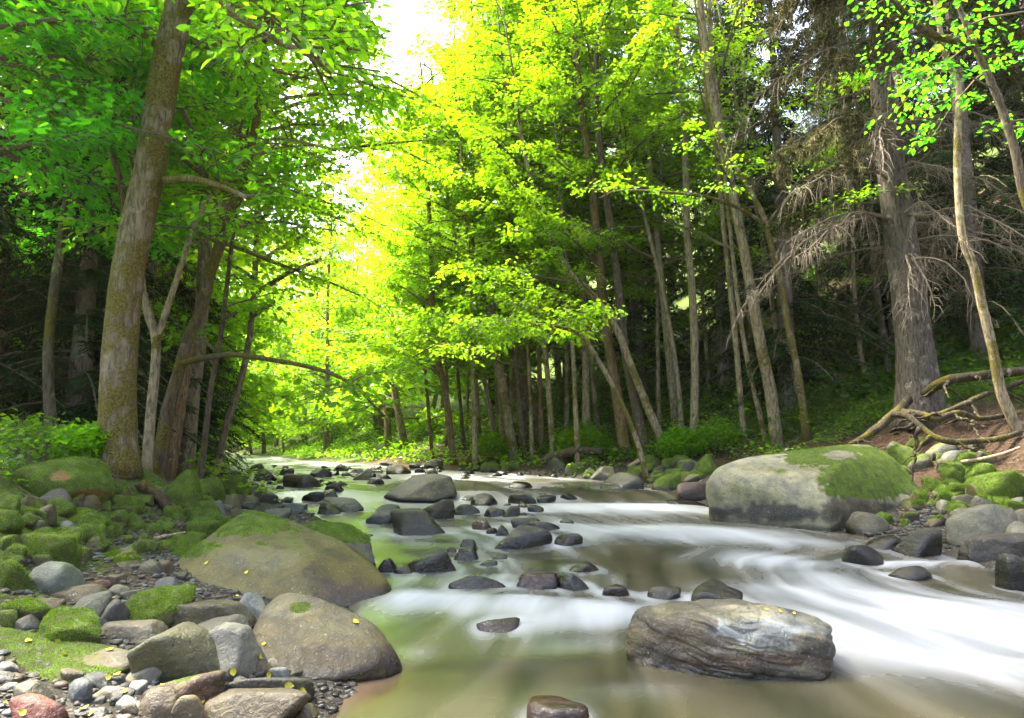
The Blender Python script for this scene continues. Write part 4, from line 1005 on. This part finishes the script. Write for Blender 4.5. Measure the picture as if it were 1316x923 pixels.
# trees lining the far stream, alike in the haze --------------------------------
FARL = 'slender bright green broadleaf tree lining the far sunlit stream'
def far_proto(seed):
    r = np.random.default_rng(seed)
    H = 15; path = smooth_path([np.array([0, 0, -.2]), np.array([r.normal() * .3, r.normal() * .3, 4]), np.array([r.normal() * .7, r.normal() * .7, 9]), np.array([r.normal(), r.normal(), 15])], 20)
    rad = np.linspace(.16, .03, 20)
    root = empty('broadleaf_tree', (0, 0, 0)); tag(root, FARL, 'tree', 'trees lining the far stream')
    V, Q, Tt = tube(path, rad, 8, seed, .1, .1)
    mesh('trunk', V, [Q, Tt], M_BARK, root, color=(*BARK['beech'], .25))
    acc = Acc(); limbs = make_limbs(path, rad, 46, .10, 1.0, 3.6, 1.5, (0, 0, 0), (0, .65), r)
    crown_from_limbs(acc, limbs, .2, 6, 13, .95, .6, False, r, .007)
    acc.build('crown', [M_TWIG, M_LEAF], root, smooth=False, color=(*LIME, 1))
    return root
def put(root, loc, rz, s, first):
    if first: r = root
    else:
        r = root.copy(); COL.objects.link(r)
        for ch in list(root.children):
            c = ch.copy(); COL.objects.link(c); c.parent = r
    r.location = loc; r.rotation_euler = (0, 0, rz); r.scale = (s, s, s)
    return r
protos = [far_proto(s) for s in (101, 102, 103, 104)]
used = set()
fr = np.random.default_rng(5)
spots = []
for k in range(400):
    if len(spots) >= 66: break
    Y = fr.uniform(19, 75); left = fr.random() < .55
    X = xl(Y) - fr.uniform(.8, 9) if left else xr(Y) + fr.uniform(1.0, 9)
    if not left and Y < 22: continue
    if any((X - a) ** 2 + (Y - b) ** 2 < 2.6 ** 2 for a, b in spots): continue
    spots.append((X, Y))
for q, (X, Y) in enumerate(spots):
    i = q % 4; put(protos[i], (X, Y, float(T(X, Y))), fr.uniform(0, 6.28), fr.uniform(.75, 1.25), i not in used); used.add(i)
def mid_proto(seed):
    r = np.random.default_rng(seed)
    path = smooth_path([np.array([0, 0, -.2]), np.array([r.normal() * .3, 0, 5]), np.array([-.6, r.normal() * .5, 11]), np.array([-1.2, 0, 19])], 24); rad = np.linspace(.14, .025, 24)
    root = empty('broadleaf_tree', (0, 0, 0)); tag(root, 'high crowned yellow green tree standing behind the right bank row', 'tree', 'yellow green trees behind the right bank row')
    V, Q, Tt = tube(path, rad, 8, seed, .1, .1); mesh('trunk', V, [Q, Tt], M_BARK, root, color=(*BARK['birch'], .25))
    acc = Acc(); limbs = make_limbs(path, rad, 56, .34, 1.0, 3.6, 1.8, (-.3, 0, 0), (0, .65), r)
    crown_from_limbs(acc, limbs, .17, 6.5, 15, .9, .6, False, r, .006)
    acc.build('crown', [M_TWIG, M_LEAF], root, smooth=False, color=(*LIME, 1))
    return root
mps = [mid_proto(s) for s in (111, 112)]
for q, (X, Y) in enumerate([(2.2, 20.5), (4.6, 19.4), (.4, 23.5), (1.8, 25.2), (4.2, 24.5), (.2, 28), (3, 29.5)]):
    put(mps[q % 2], (X, Y, float(T(X, Y))), fr.uniform(-.6, .6), fr.uniform(.85, 1.1), q < 2)
for (X, Y) in [(-8.6, 17.5), (-9.6, 21), (-11.8, 24), (-7.6, 14.6), (-12.4, 19.2), (-14.5, 26), (-11.0, 16.6)]:
    put(protos[int(X * 7) % 4], (X, Y, float(T(X, Y))), fr.uniform(0, 6.28), fr.uniform(.8, 1.0), False)
pr = np.random.default_rng(77)
def pole_proto(seed, lean):
    r = np.random.default_rng(seed); path = smooth_path([np.array([0, 0, -.2]), np.array([lean * .3, 0, 4]), np.array([lean, r.normal() * .3, 9]), np.array([lean * 1.5, 0, 14])], 22); rad = np.linspace(.085, .02, 22)
    root = empty('broadleaf_tree', (0, 0, 0)); tag(root, 'slender mossy pole of a tree among the crowded trunks of the right bank', 'tree', 'slender poles crowding the right bank')
    V, Q, Tt = tube(path, rad, 8, seed, .12, .1); mesh('trunk', V, [Q, Tt], M_BARK, root, color=(*BARK['birch'], .38))
    acc = Acc(); crown_from_limbs(acc, make_limbs(path, rad, 22, .3, 1.0, 2.4, 1.4, (-.8, .2, 0), (0, .6), r), .12, 5, 12, .7, .6, False, r, .006)
    acc.build('crown', [M_TWIG, M_LEAF], root, smooth=False, color=(*LIME, 1)); return root
pps = [pole_proto(121, -.5), pole_proto(122, -1.1), pole_proto(123, .2)]
for q, (px, Y) in enumerate([(612, 21), (618, 24), (655, 22.5), (684, 21), (712, 20), (728, 22), (742, 19), (768, 21.5), (846, 20), (912, 21), (1010, 18), (600, 27), (576, 26), (640, 28), (966, 20)]):
    X = (px - CX) / F * Y; put(pps[q % 3], (X, Y, float(T(X, Y))), pr.uniform(-.4, .4), pr.uniform(.8, 1.15), q < 3)
for (X, Y, sc_) in [(-17.5, 47, .6), (-15, 50, .7), (-12.5, 46, .6), (-20.5, 54, .7), (-17, 56, .8), (-24.5, 47, .6), (-27, 52, .7), (-10, 51, .7), (-22.5, 43, .5), (-14.2, 43.5, .5), (-19, 60, .9), (-23.5, 61, .9)]:
    put(protos[int(-X * 3) % 4], (X, Y, float(T(X, Y))), fr.uniform(0, 6.28), sc_, False)
# the tree wall closing the valley bend
for q in range(16):
    X = -44 + q * 4.2 + fr.uniform(-1, 1); Y = 62 + fr.uniform(-4, 10) + abs(X + 20) * .2
    put(protos[q % 4], (X, Y, float(T(X, Y))), fr.uniform(0, 6.28), fr.uniform(1.0, 1.5), False)

# conifers ------------------------------------------------------------------
def conifer_proto(seed, H=18, R=2.6, h0=.06, label=''):
    r = np.random.default_rng(seed)
    root = empty('conifer_tree', (0, 0, 0)); tag(root, label, 'tree', 'dark conifers behind the banks')
    path = np.stack([np.zeros(24), np.zeros(24), np.linspace(-.3, H, 24)], -1); rad = np.linspace(.22, .02, 24)
    V, Q, Tt = tube(path, rad, 9, seed, .08, .2); mesh('trunk', V, [Q, Tt], M_BARK, root, color=(*BARK['spruce'], .1))
    A, B, acc = [], [], Acc(); NP, ND, NL_ = [], [], []
    n = 150
    for q in range(n):
        u = (q + r.random()) / n; z = H * (h0 + (1 - h0) * u ** 1.1); L = R * (1 - (z / H)) ** .8 * r.uniform(.6, 1.15) + .15
        az = r.uniform(0, 6.28); d = np.array([math.cos(az), math.sin(az), 0])
        s = np.linspace(0, 1, 6)[:, None]; pts = np.array([0, 0, z]) + L * (d * s + np.array([0, 0, 1.]) * (.12 * s - .5 * s ** 2))
        V, Q = prisms(pts[:-1], pts[1:], .018, .012, 3); acc.add(V, Q, 0)
        m = int(46 * L / R + 8)
        uu = r.uniform(.1, 1, m); p = np.array([np.interp(uu, s[:, 0], pts[:, c]) for c in range(3)]).T
        lat = np.array([-d[1], d[0], 0]); side = r.choice([-1, 1], m)[:, None]
        tl = (.16 + .34 * r.random((m, 1))) * (1.15 - uu[:, None] * .6)
        dv = nrm(d * .55 + lat * side * r.uniform(.3, 1, (m, 1)) + np.array([0, 0, -1]) * r.uniform(.15, .8, (m, 1)))
        NP.append(p); ND.append(dv); NL_.append(tl[:, 0])
    NP = np.concatenate(NP); ND = np.concatenate(ND); LL = np.concatenate(NL_)
    # each twig: a feathered row of needle blades
    for f in (0, .33, .66):
        for sgn in (-1, 1):
            p = NP + ND * (LL * f)[:, None]; lat = nrm(np.cross(ND, np.array([0, 0, 1.]) + r.normal(size=ND.shape) * .3))
            V, Q = leaves(p, ND * .8 + lat * sgn * .55 + r.normal(size=ND.shape) * .15, nrm(np.array([0, 0, 1.]) + r.normal(size=ND.shape) * .5), LL * .55, .10, 0); acc.add(V, Q, 1)
    acc.build('crown', [M_TWIG, M_NEEDLE], root, smooth=False, color=(.022, .045, .014, 1))
    return root
cl = 'dark drooping conifer in the shade of the left wood'
cr = 'dark drooping conifer on the shady right slope'
cps = [conifer_proto(201, 17, 2.7, label=cl), conifer_proto(202, 20, 3.0, label=cl), conifer_proto(203, 13, 2.4, label=cl)]
lps = [conifer_proto(204, 8.5, 2.5, label=cl), conifer_proto(205, 7.2, 2.3, .03, label=cl)]
uc = set(); cf = np.random.default_rng(9)
cs = [(-7.2, 11.5), (-9.0, 10.2), (-8.6, 13.5), (-10.8, 12.2), (-11, 15), (-7.8, 16.5), (-13, 13), (-13.2, 17), (-9.8, 19), (-16, 16), (-16, 21), (-12.5, 22), (-19, 19), (-15, 26), (-20, 25), (-11.2, 8.6)]
for q, (X, Y) in enumerate(cs):
    i = q % 2; put(lps[i], (X, Y, float(T(X, Y))), cf.uniform(0, 6.28), cf.uniform(.85, 1.15), i not in uc); uc.add(i)
uc = set()
cs2 = [(4.2, 23), (6.4, 20.8), (8.2, 23.5), (10.5, 20.5), (2.2, 27), (5.5, 27), (9.5, 27.5), (13, 24), (12.6, 18.5), (15.5, 20.5), (16.5, 16), (18.5, 24), (14, 29), (-.5, 30), (3, 33), (8, 34), (18, 32), (24, 28), (22, 20), (12, 38), (0, 40), (20, 40), (28, 36), (7.2, 17.9), (16.8, 12.8), (11.2, 16.4), (13.6, 15.4), (10.4, 18.4), (14.6, 18.2), (12.4, 21)]
for q, (X, Y) in enumerate(cs2):
    i = q % 3; c = put(cps[i], (X, Y, float(T(X, Y))), cf.uniform(0, 6.28), cf.uniform(.85, 1.25), i not in uc); uc.add(i); c['label'] = cr; c['group'] = 'dark conifers on the right slope'

# the great spruce ------------------------------------------------------------
def great_spruce():
    r = np.random.default_rng(31); Y = 13.6
    pts = [(1182, 520), (1180, 490), (1170, 400), (1157, 300), (1143, 200), (1135, 100), (1133, 0), (1130, -60)]
    path, Y = trunk_path(pts, Y, 22, 60)
    base = path[0] + np.array([0, 0, .12])
    root = empty('spruce_tree', base); tag(root, 'great old spruce with bare drooping grey branches on the root covered mound', 'tree')
    s = np.linspace(0, 1, 60); px_w = np.interp(s, [0, .03, .1, .25, .6, 1], [60, 50, 42, 34, 28, 4]); rad = px_w * Y / F * .5
    V, Q, Tt = tube(path, rad, 30, 5, .08, .2)
    mesh('trunk', V - base, [Q, Tt], M_BARK, root, color=(.095, .08, .068, .12))
    dead, live = Acc(), Acc()
    LA, LB = [], []
    for q in range(200):
        tt = r.uniform(.16, .97); i = min(int(tt * 59), 58); a = path[i]
        z = a[2] - base[2]
        az = r.choice([r.uniform(2.3, 4.6), r.uniform(-1.6, 1.0), r.uniform(0, 6.28)], p=[.62, .18, .2]); d = np.array([math.cos(az), math.sin(az), 0])
        L = r.uniform(1.6, 3.9) * (1 - .45 * tt); dr = r.uniform(.35, .8)
        u = np.linspace(0, 1, 9)[:, None]
        pts = a + d * rad[i] * .7 + L * (d * u * (1 - .12 * u) + np.array([0, 0, 1.]) * (.10 * u - dr * u ** 2))
        pts += np.cumsum(r.normal(size=(9, 3)) * .018 * L, 0)
        V, Q = prisms(pts[:-1], pts[1:], np.linspace(.035, .008, 8), np.linspace(.03, .006, 8), 5)
        alive = z > 5 and r.random() < (.7 if z > 7.5 else .42)
        acc = live if alive else dead
        acc.add(V, Q, 0)
        m = int(L * (20 if alive else 21))
        uu = r.uniform(.15, 1, m); p = np.array([np.interp(uu, u[:, 0], pts[:, c]) for c in range(3)]).T
        lat = np.array([-d[1], d[0], 0]); sd = r.choice([-1, 1], m)[:, None]
        tl = r.uniform(.25, .9, (m, 1)) * (1.2 - .5 * uu[:, None])
        dv = nrm(d * r.uniform(.1, .8, (m, 1)) + lat * sd * r.uniform(.0, .8, (m, 1)) + np.array([0, 0, -1.]) * r.uniform(-.3, 1.3, (m, 1)) + r.normal(size=(m, 3)) * .25)
        mid = p + dv * tl * .5; e = mid + nrm(dv + np.array([0, 0, -.9])) * tl * .5
        V, Q = prisms(p, mid, .006, .0045, 3); acc.add(V, Q, 0); V, Q = prisms(mid, e, .0045, .002, 3); acc.add(V, Q, 0)
        if not alive:
            p2 = p + dv * tl * r.uniform(.2, .9, (m, 1)); e2 = p2 + nrm(r.normal(size=(m, 3)) + np.array([0, 0, -.8])) * tl * .4
            V, Q = prisms(p2, e2, .0035, .0015, 3); acc.add(V, Q, 0)
        else:
            LA.append(p); LB.append(mid); LA.append(mid); LB.append(e)
    A = np.concatenate(LA); B = np.concatenate(LB); n = len(A)
    for f in np.linspace(0, .95, 8):
        for sgn in (-1, 1):
            p = A + (B - A) * f; d = nrm(B - A); lat = nrm(np.cross(d, r.normal(size=(n, 3))))
            V, Q = leaves(p, d * .9 + lat * .6 * sgn, nrm(np.cross(d, lat) + .01), r.uniform(.07, .15, n), .13, 0); live.add(V, Q, 1)
    dead.build('dead_branch', [M_DEAD], root, smooth=False, off=base)
    live.build('crown', [M_TWIG, M_NEEDLE], root, smooth=False, color=(.058, .055, .022, 1), off=base)
    # exposed roots
    for rp, w0, w1 in ([[(1146, 532, -2.4), (1168, 538, -2.6), (1198, 560, -2.9), (1229, 568, -3.0), (1279, 564, -2.8), (1312, 555, -2.6)], 12, 11], [[(1160, 530, -2.2), (1185, 533, -2.4), (1204, 539, -2.5), (1234, 531, -2.4), (1262, 538, -2.4), (1312, 530, -2.2)], 15, 9],
                       [[(1206, 533, -2.2), (1240, 519, -1.9), (1270, 506, -1.7), (1320, 488, -1.5)], 10, 13], [[(1190, 505, -.6), (1215, 490, -1.2), (1260, 482, -1.6), (1318, 478, -1.8)], 22, 20], [[(1168, 515, -.5), (1140, 540, -1.4), (1110, 562, -2.0), (1092, 572, -2.3)], 20, 10]):
        w0, w1 = w0 * .7, w1 * .6; pth = smooth_path([P(a, b, Y + dy) for a, b, dy in rp], 40); pth += .03 * np.stack([fbm(pth * 3, 50 + q, 3) for q in range(3)], -1)
        V, Q, Tt = tube(pth, np.linspace(w0, w1, 40) * (Y - 2.3) / F * .5, 12, int(w0), .38)
        mesh('root', V - base, [Q, Tt], M_BARK, root, color=(.05, .04, .024, .42))
        for z in range(5):      # thinner forks leaving the root
            i = r.integers(4, 34); d = nrm(np.array([r.normal(), -abs(r.normal()) * .6, -.1 - .5 * r.random()])); L = r.uniform(.3, 1.0)
            u = np.linspace(0, 1, 14)[:, None]; fp = pth[i] + d * L * u + np.cumsum(r.normal(size=(14, 3)) * .018, 0); fp[:, 2] -= .12 * L * u[:, 0] ** 2
            V, Q, Tt = tube(fp, np.linspace(.035, .008, 14) * r.uniform(.5, 1.2), 7, i, .3)
            mesh('root', V - base, [Q, Tt], M_BARK, root, color=(.045, .035, .022, .34))
great_spruce()
print('leaves', NL)

# ------------------------------------------------------------------ small things on the banks
def stick(pts, w0, w1, m, label, name, cat, Ys=None, seg=30, rough=.2, k=10, color=None):
    W = [P(a, b, y) for a, b, y in pts]; pth = smooth_path(W, seg); y = W[0][1]
    V, Q, Tt = tube(pth, np.linspace(w0, w1, seg) * y / F * .5, k, 7, rough)
    o = mesh(name, V - pth[0], [Q, Tt], m, color=color); o.location = pth[0]; tag(o, label, cat); return o
def gy(px, py): return hit(px, py)[1]
stick([(180, 622, gy(185, 630) - .1), (200, 636, gy(205, 645) - .1), (226, 660, gy(222, 660) - .1)], 15, 11, M_BARK, 'broken reddish log leaning on the left bank slope', 'log', 'log', color=(.06, .042, .026, .45), rough=.4)
stick([(199, 692, gy(205, 694) - .05), (218, 688, gy(218, 692)), (238, 684, gy(236, 690))], 5, 2.5, M_WOOD, 'pale broken stick lying near the leaning wedge', 'stick', 'stick')
stick([(1236, 594, gy(1240, 600) - .25), (1262, 590, gy(1262, 600) - .25), (1290, 583, gy(1290, 596) - .3), (1311, 575, gy(1311, 590) - .3)], 5, 3.5, M_WOOD, 'long pale stick lying on the mossy stone pile', 'stick', 'stick')
stick([(590, 592, gy(600, 598) + .1), (606, 592, gy(606, 598)), (624, 590, gy(624, 597) - .1)], 13, 12, M_BARK, 'short mossy log with a cut end on the right bank', 'log', 'log', color=(.2, .12, .06, .5))
stick([(700, 592, gy(715, 600)), (735, 580, gy(735, 600)), (775, 580, gy(770, 600) + .2)], 12, 10, M_BARK, 'dark fallen trunk lying among bushes on the right bank', 'log', 'log', color=(.06, .05, .04, .3))
stick([(808, 600, gy(810, 604) - .1), (818, 594, gy(818, 602)), (828, 588, gy(826, 600))], 6, 5, M_WOOD, 'short tan broken branch on the right bank', 'stick', 'stick')
# tree stump in the dark wood
sb = P(50, 574, 9.8); sb[2] = float(T(sb[0], sb[1]))
V, Q, Tt = tube(np.array([[0, 0, -.1], [0, 0, .05], [.01, 0, .15], [0, .01, .28]]) + 0, np.array([.15, .13, .115, .11]), 14, 3, .08, .2)
so = mesh('tree_stump', V, [Q, Tt], M_BARK, color=(.14, .085, .045, .1)); so.location = sb; tag(so, 'old brown tree stump in the dark wood behind the thick tree', 'stump')

# fuzz of moss on the nearest mossy stones (a part of its stone)
def moss_fuzz(o, n, ln=.016, col=(.10, .14, .008)):
    me = o.data; nv = len(me.vertices); co = np.empty(nv * 3, np.float32); me.vertices.foreach_get('co', co); co = co.reshape(-1, 3)
    mo = np.empty(nv, np.float32); me.attributes['moss'].data.foreach_get('value', mo); nn = normals(o)
    nf = len(me.polygons); fv = np.empty(nf * 3, np.int32); me.polygons.foreach_get('vertices', fv); fv = fv.reshape(-1, 3)
    ar = np.linalg.norm(np.cross(co[fv[:, 1]] - co[fv[:, 0]], co[fv[:, 2]] - co[fv[:, 0]]), axis=1) * (mo[fv].mean(1) > .5)
    if ar.sum() <= 0: return
    f = rng.choice(nf, n, p=ar / ar.sum()); w = rng.dirichlet((1, 1, 1), n)
    p = (co[fv[f]] * w[..., None]).sum(1); q = nrm((nn[fv[f]] * w[..., None]).sum(1))
    # leave tufts and gaps
    keep = fbm(p * 22, 3, 3) > -.08; p, q = p[keep], q[keep]
    d = nrm(q + rng.normal(size=q.shape) * .55)
    V, Q = leaves(p - q * .002, d, nrm(np.cross(d, rng.normal(size=d.shape))), ln * rng.uniform(.5, 1.3, len(p)), .14, 0)
    mesh('moss', V, [Q], M_MOSS, o, smooth=False, color=(*col, 1))
for o in ROCKS:
    d = o.location.y; l = o['label']; me = o.data
    mo = np.empty(len(me.vertices), np.float32); me.attributes['moss'].data.foreach_get('value', mo)
    size = max(o.dimensions[:2])
    if d < 11.5 and (mo > .5).mean() > .12 and size > .18:
        moss_fuzz(o, int(min(22000, 9000 * size * size * 3.5 * 9 / (d * .6) ** 1 * .5)), .008 + .0009 * d, (.085, .16, .007))

# ------------------------------------------------------------------ ground cover
def scatter_plants(name, n, region, leaf, hgt, col, seed, label, per=6, spread=.14, tilt=.5, cond=None, w=.36):
    r = np.random.default_rng(seed); x0, x1, ya, yb = region
    X = r.uniform(x0, x1, n * 4); Y = r.uniform(ya, yb, n * 4)
    dens = fbm(np.stack([X * .9, Y * .9, 0 * X], -1), seed, 3)
    k = cond(X, Y) & (dens + r.uniform(-.35, .35, len(X)) > -.05); X, Y = X[k][:n], Y[k][:n]; n = len(X)
    if not n: return
    Z = T(X, Y); B = np.stack([X, Y, Z], -1)
    h = hgt * r.uniform(.3, 1.2, n)
    tip = B + np.stack([r.normal(size=n) * h * .4, r.normal(size=n) * h * .4, h], -1)
    acc = Acc(); V, Q = prisms(B, tip, .004, .002, 3); acc.add(V, Q, 0)
    u = r.uniform(.45, 1.05, (n, per, 1)); a = r.uniform(0, 6.28, (n, per))
    d = np.stack([np.cos(a), np.sin(a), r.normal(size=(n, per)) * .3], -1)
    p = B[:, None] + (tip - B)[:, None] * u + d * r.uniform(0, spread, (n, per, 1))
    nn = np.array([0, 0, 1.]) + r.normal(size=(n, per, 3)) * tilt
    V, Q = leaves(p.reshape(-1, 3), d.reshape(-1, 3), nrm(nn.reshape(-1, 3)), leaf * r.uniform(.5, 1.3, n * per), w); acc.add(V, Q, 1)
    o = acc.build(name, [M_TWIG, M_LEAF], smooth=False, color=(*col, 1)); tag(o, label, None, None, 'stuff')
dL = lambda X, Y: xl(Y) - X
dR = lambda X, Y: X - xr(Y)
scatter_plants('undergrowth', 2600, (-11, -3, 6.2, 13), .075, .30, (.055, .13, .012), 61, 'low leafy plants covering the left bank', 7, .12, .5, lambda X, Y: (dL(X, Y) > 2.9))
scatter_plants('undergrowth', 3200, (-30, -3, 11, 46), .13, .5, (.09, .155, .012), 62, 'leafy plants on the left bank farther upstream', 7, .2, .5, lambda X, Y: (dL(X, Y) > .35) & (dL(X, Y) < 7))
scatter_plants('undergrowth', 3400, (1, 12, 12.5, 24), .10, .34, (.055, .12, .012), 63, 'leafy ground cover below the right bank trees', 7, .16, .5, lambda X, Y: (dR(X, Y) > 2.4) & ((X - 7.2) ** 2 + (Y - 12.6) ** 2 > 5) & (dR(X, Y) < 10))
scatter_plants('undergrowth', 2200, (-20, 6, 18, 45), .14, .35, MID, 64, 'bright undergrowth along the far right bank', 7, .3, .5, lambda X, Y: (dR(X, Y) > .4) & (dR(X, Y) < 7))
scatter_plants('grass', 6000, (8.6, 15, 14, 20), .16, .10, (.075, .16, .012), 65, 'bright grass on the clearing beside the great spruce', 4, .05, 1.2, lambda X, Y: X > 7, w=.08)
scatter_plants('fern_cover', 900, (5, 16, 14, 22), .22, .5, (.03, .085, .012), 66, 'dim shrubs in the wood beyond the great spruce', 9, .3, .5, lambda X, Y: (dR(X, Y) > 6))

def litter(n, cx, cy, R_, label, seed):
    r = np.random.default_rng(seed); X = cx + r.normal(size=n) * R_; Y = cy + r.normal(size=n) * R_; k = (X - xr(Y) > 2.0) | (xl(Y) - X > 1.5); X, Y = X[k], Y[k]; n = len(X)
    A = np.stack([X, Y, T(X, Y) + .01], -1); a = r.uniform(0, 6.28, n); L = r.uniform(.08, .5, n) ** 1.3
    B = A + np.stack([np.cos(a) * L, np.sin(a) * L, 0 * L], -1); B[:, 2] = T(B[:, 0], B[:, 1]) + r.uniform(.01, .09, n)
    V, Q = prisms(A, B, r.uniform(.003, .010, n), .002, 4)
    tag(mesh('twig_litter', V, [Q], M_TWIG, smooth=False), label, kind='stuff')
litter(1500, 7.4, 12.6, 1.6, 'fallen twigs on the red litter mound', 81)
scatter_plants('undergrowth', 900, (1, 12, 14, 27), .12, 1.0, (.05, .12, .01), 67, 'saplings and tall herbs on the shady right slope', 9, .3, .5, lambda X, Y: (dR(X, Y) > 2.6) & ((X - 7.6) ** 2 + (Y - 12.8) ** 2 > 9))
litter(1400, 4.5, 17.5, 3.2, 'fallen twigs on the shady right slope', 82)
litter(500, -5.2, 8.2, 1.2, 'fallen twigs on the left bank', 83)
# bushes at the waterside
def bush(px, py, w, h, col, label, seed, leaf=.1, n=420):
    r = np.random.default_rng(seed); c = hit(px, py); s = c[1] / F; W, H = w * s, h * s
    root = empty('bush', c); tag(root, label, 'bush')
    a = r.uniform(0, 6.28, n); q = np.sqrt(r.random(n)) * .5
    tip = np.stack([np.cos(a) * q * W, np.sin(a) * q * W, H * r.uniform(.2, 1, n) * (1.05 - q)], -1); st = tip * np.array([.25, .25, .05])
    acc = Acc(); k = r.random(n) < .25
    V, Q = prisms(st[k], tip[k], .008, .003, 3); mesh('stem', V, [Q], M_TWIG, root, smooth=False)
    m = 7; p = tip[:, None] + r.normal(size=(n, m, 3)) * leaf * .9
    d = r.normal(size=(n, m, 3)); d[..., 2] *= .5; nn = np.array([0, 0, 1.]) + r.normal(size=(n, m, 3)) * .6
    V, Q = leaves(p.reshape(-1, 3), d.reshape(-1, 3), nrm(nn.reshape(-1, 3)), leaf * r.uniform(.6, 1.2, n * m)); mesh('foliage', V, [Q], M_LEAF, root, smooth=False, color=(*col, 1))
bush(632, 592, 44, 34, LIME, 'yellow green bush at the foot of the twin pale trunks', 71, .12)
bush(752, 588, 70, 44, MID, 'broad leafy bush before the dark wood beside the leaning clump', 72, .12)
bush(872, 590, 44, 40, GRN, 'green shrub at the foot of the straight white birch', 73, .1)
bush(212, 590, 50, 30, GRN, 'leafy shrub between the thick tree and dark brown rock', 76, .08)
bush(108, 588, 60, 34, GRN, 'low shrub left of the thick tree foot', 77, .075)
bush(920, 580, 60, 40, MID, 'leafy shrub below the birch trio', 78, .1)

# ------------------------------------------------------------------ fallen leaves
bpy.context.view_layer.update()
dg = bpy.context.evaluated_depsgraph_get()
M_FALL = mat_plain('fallen_leaf', (.42, .36, .03), (.62, .55, .05), 60, .6)
lp = [(36, 825), (75, 823), (140, 836), (82, 842), (137, 872), (150, 868), (108, 912), (116, 918), (6, 905), (210, 882), (333, 843), (347, 866), (388, 888), (317, 736), (305, 767), (266, 724), (457, 800), (340, 828), (262, 905), (160, 890), (30, 916), (985, 784), (1002, 786), (1020, 789), (372, 880), (300, 862)]
for a, b in lp:
    u, v = ray(a, b); ok, loc, no, *_ = scene.ray_cast(dg, Vector((0, 0, CAMZ)), Vector((u, 1, v)).normalized())
    if not ok or loc.y > 9: continue
    n = np.array(no[:]); L = rng.uniform(.03, .05) * (.7 if a > 900 else 1)
    d = np.cross(n, rng.normal(size=3)); d = d / np.linalg.norm(d); s = np.cross(n, d)
    uu = np.linspace(0, 1, 7); ww = np.sin(np.pi * uu ** .8) * .32 + .02
    cur = (uu - .5) ** 2 * .5
    V = []
    for k in range(7):
        c = d * (uu[k] - .5) * L + n * (cur[k] * L + .004)
        V += [c + s * ww[k] * L + n * L * .10, c, c - s * ww[k] * L + n * L * .10]
    Q = []
    for k in range(6):
        i = k * 3; Q += [[i, i + 1, i + 4, i + 3], [i + 1, i + 2, i + 5, i + 4]]
    o = mesh('fallen_leaf', np.array(V), [np.array(Q)], M_FALL); o.location = loc
    tag(o, 'small yellow fallen leaf lying on a stone', 'leaf', 'yellow fallen leaves on the stones')

# ------------------------------------------------------------------ light, air, view
SUN_EL, SUN_AZ = 60, -62
w = bpy.data.worlds.new("World"); scene.world = w; w.use_nodes = True
nt = w.node_tree; bg = nt.nodes['Background']; sk = nt.nodes.new('ShaderNodeTexSky'); sk.sky_type = 'NISHITA'; sk.sun_disc = False
sk.sun_elevation = math.radians(SUN_EL); sk.sun_rotation = math.radians(SUN_AZ); sk.dust_density = 6.0; sk.air_density = .75; sk.ozone_density = .4
nt.links.new(sk.outputs[0], bg.inputs[0]); bg.inputs[1].default_value = .15
sl = bpy.data.lights.new('sun', 'SUN'); sl.energy = 5.0; sl.angle = math.radians(10); sl.color = (1, .95, .82)
so = bpy.data.objects.new('sun', sl); COL.objects.link(so)
el, az = math.radians(SUN_EL), math.radians(SUN_AZ)
sd = Vector((math.cos(el) * math.sin(az), math.cos(el) * math.cos(az), math.sin(el)))
so.rotation_euler = sd.to_track_quat('Z', 'Y').to_euler(); so.location = sd * 60

HAZE = 0.0003
if HAZE:
    V = np.array([[x, y, z] for x in (-230, 230) for y in (-40, 270) for z in (-2, 130)], float)
    Q = np.array([[0, 1, 3, 2], [4, 6, 7, 5], [0, 4, 5, 1], [2, 3, 7, 6], [0, 2, 6, 4], [1, 5, 7, 3]])
    m = bpy.data.materials.new('haze'); m.use_nodes = True; nt = m.node_tree; nt.nodes.clear()
    out = nt.nodes.new('ShaderNodeOutputMaterial'); pv = nt.nodes.new('ShaderNodeVolumePrincipled')
    pv.inputs['Density'].default_value = HAZE; pv.inputs['Color'].default_value = (.97, 1.0, .80, 1); pv.inputs['Anisotropy'].default_value = .35
    nt.links.new(pv.outputs[0], out.inputs['Volume'])
    tag(mesh('haze', V, [Q], m, smooth=False), kind='stuff')

scene.view_settings.view_transform = 'Standard'; scene.view_settings.look = 'None'; scene.view_settings.gamma = 1.0
scene.view_settings.exposure = 3.1
cy = scene.cycles
cy.max_bounces = 8; cy.diffuse_bounces = 4; cy.glossy_bounces = 2; cy.transmission_bounces = 6; cy.transparent_max_bounces = 4; cy.volume_bounces = 1
cy.caustics_reflective = False; cy.caustics_refractive = False
cy.sample_clamp_indirect = 6
cy.use_denoising = True
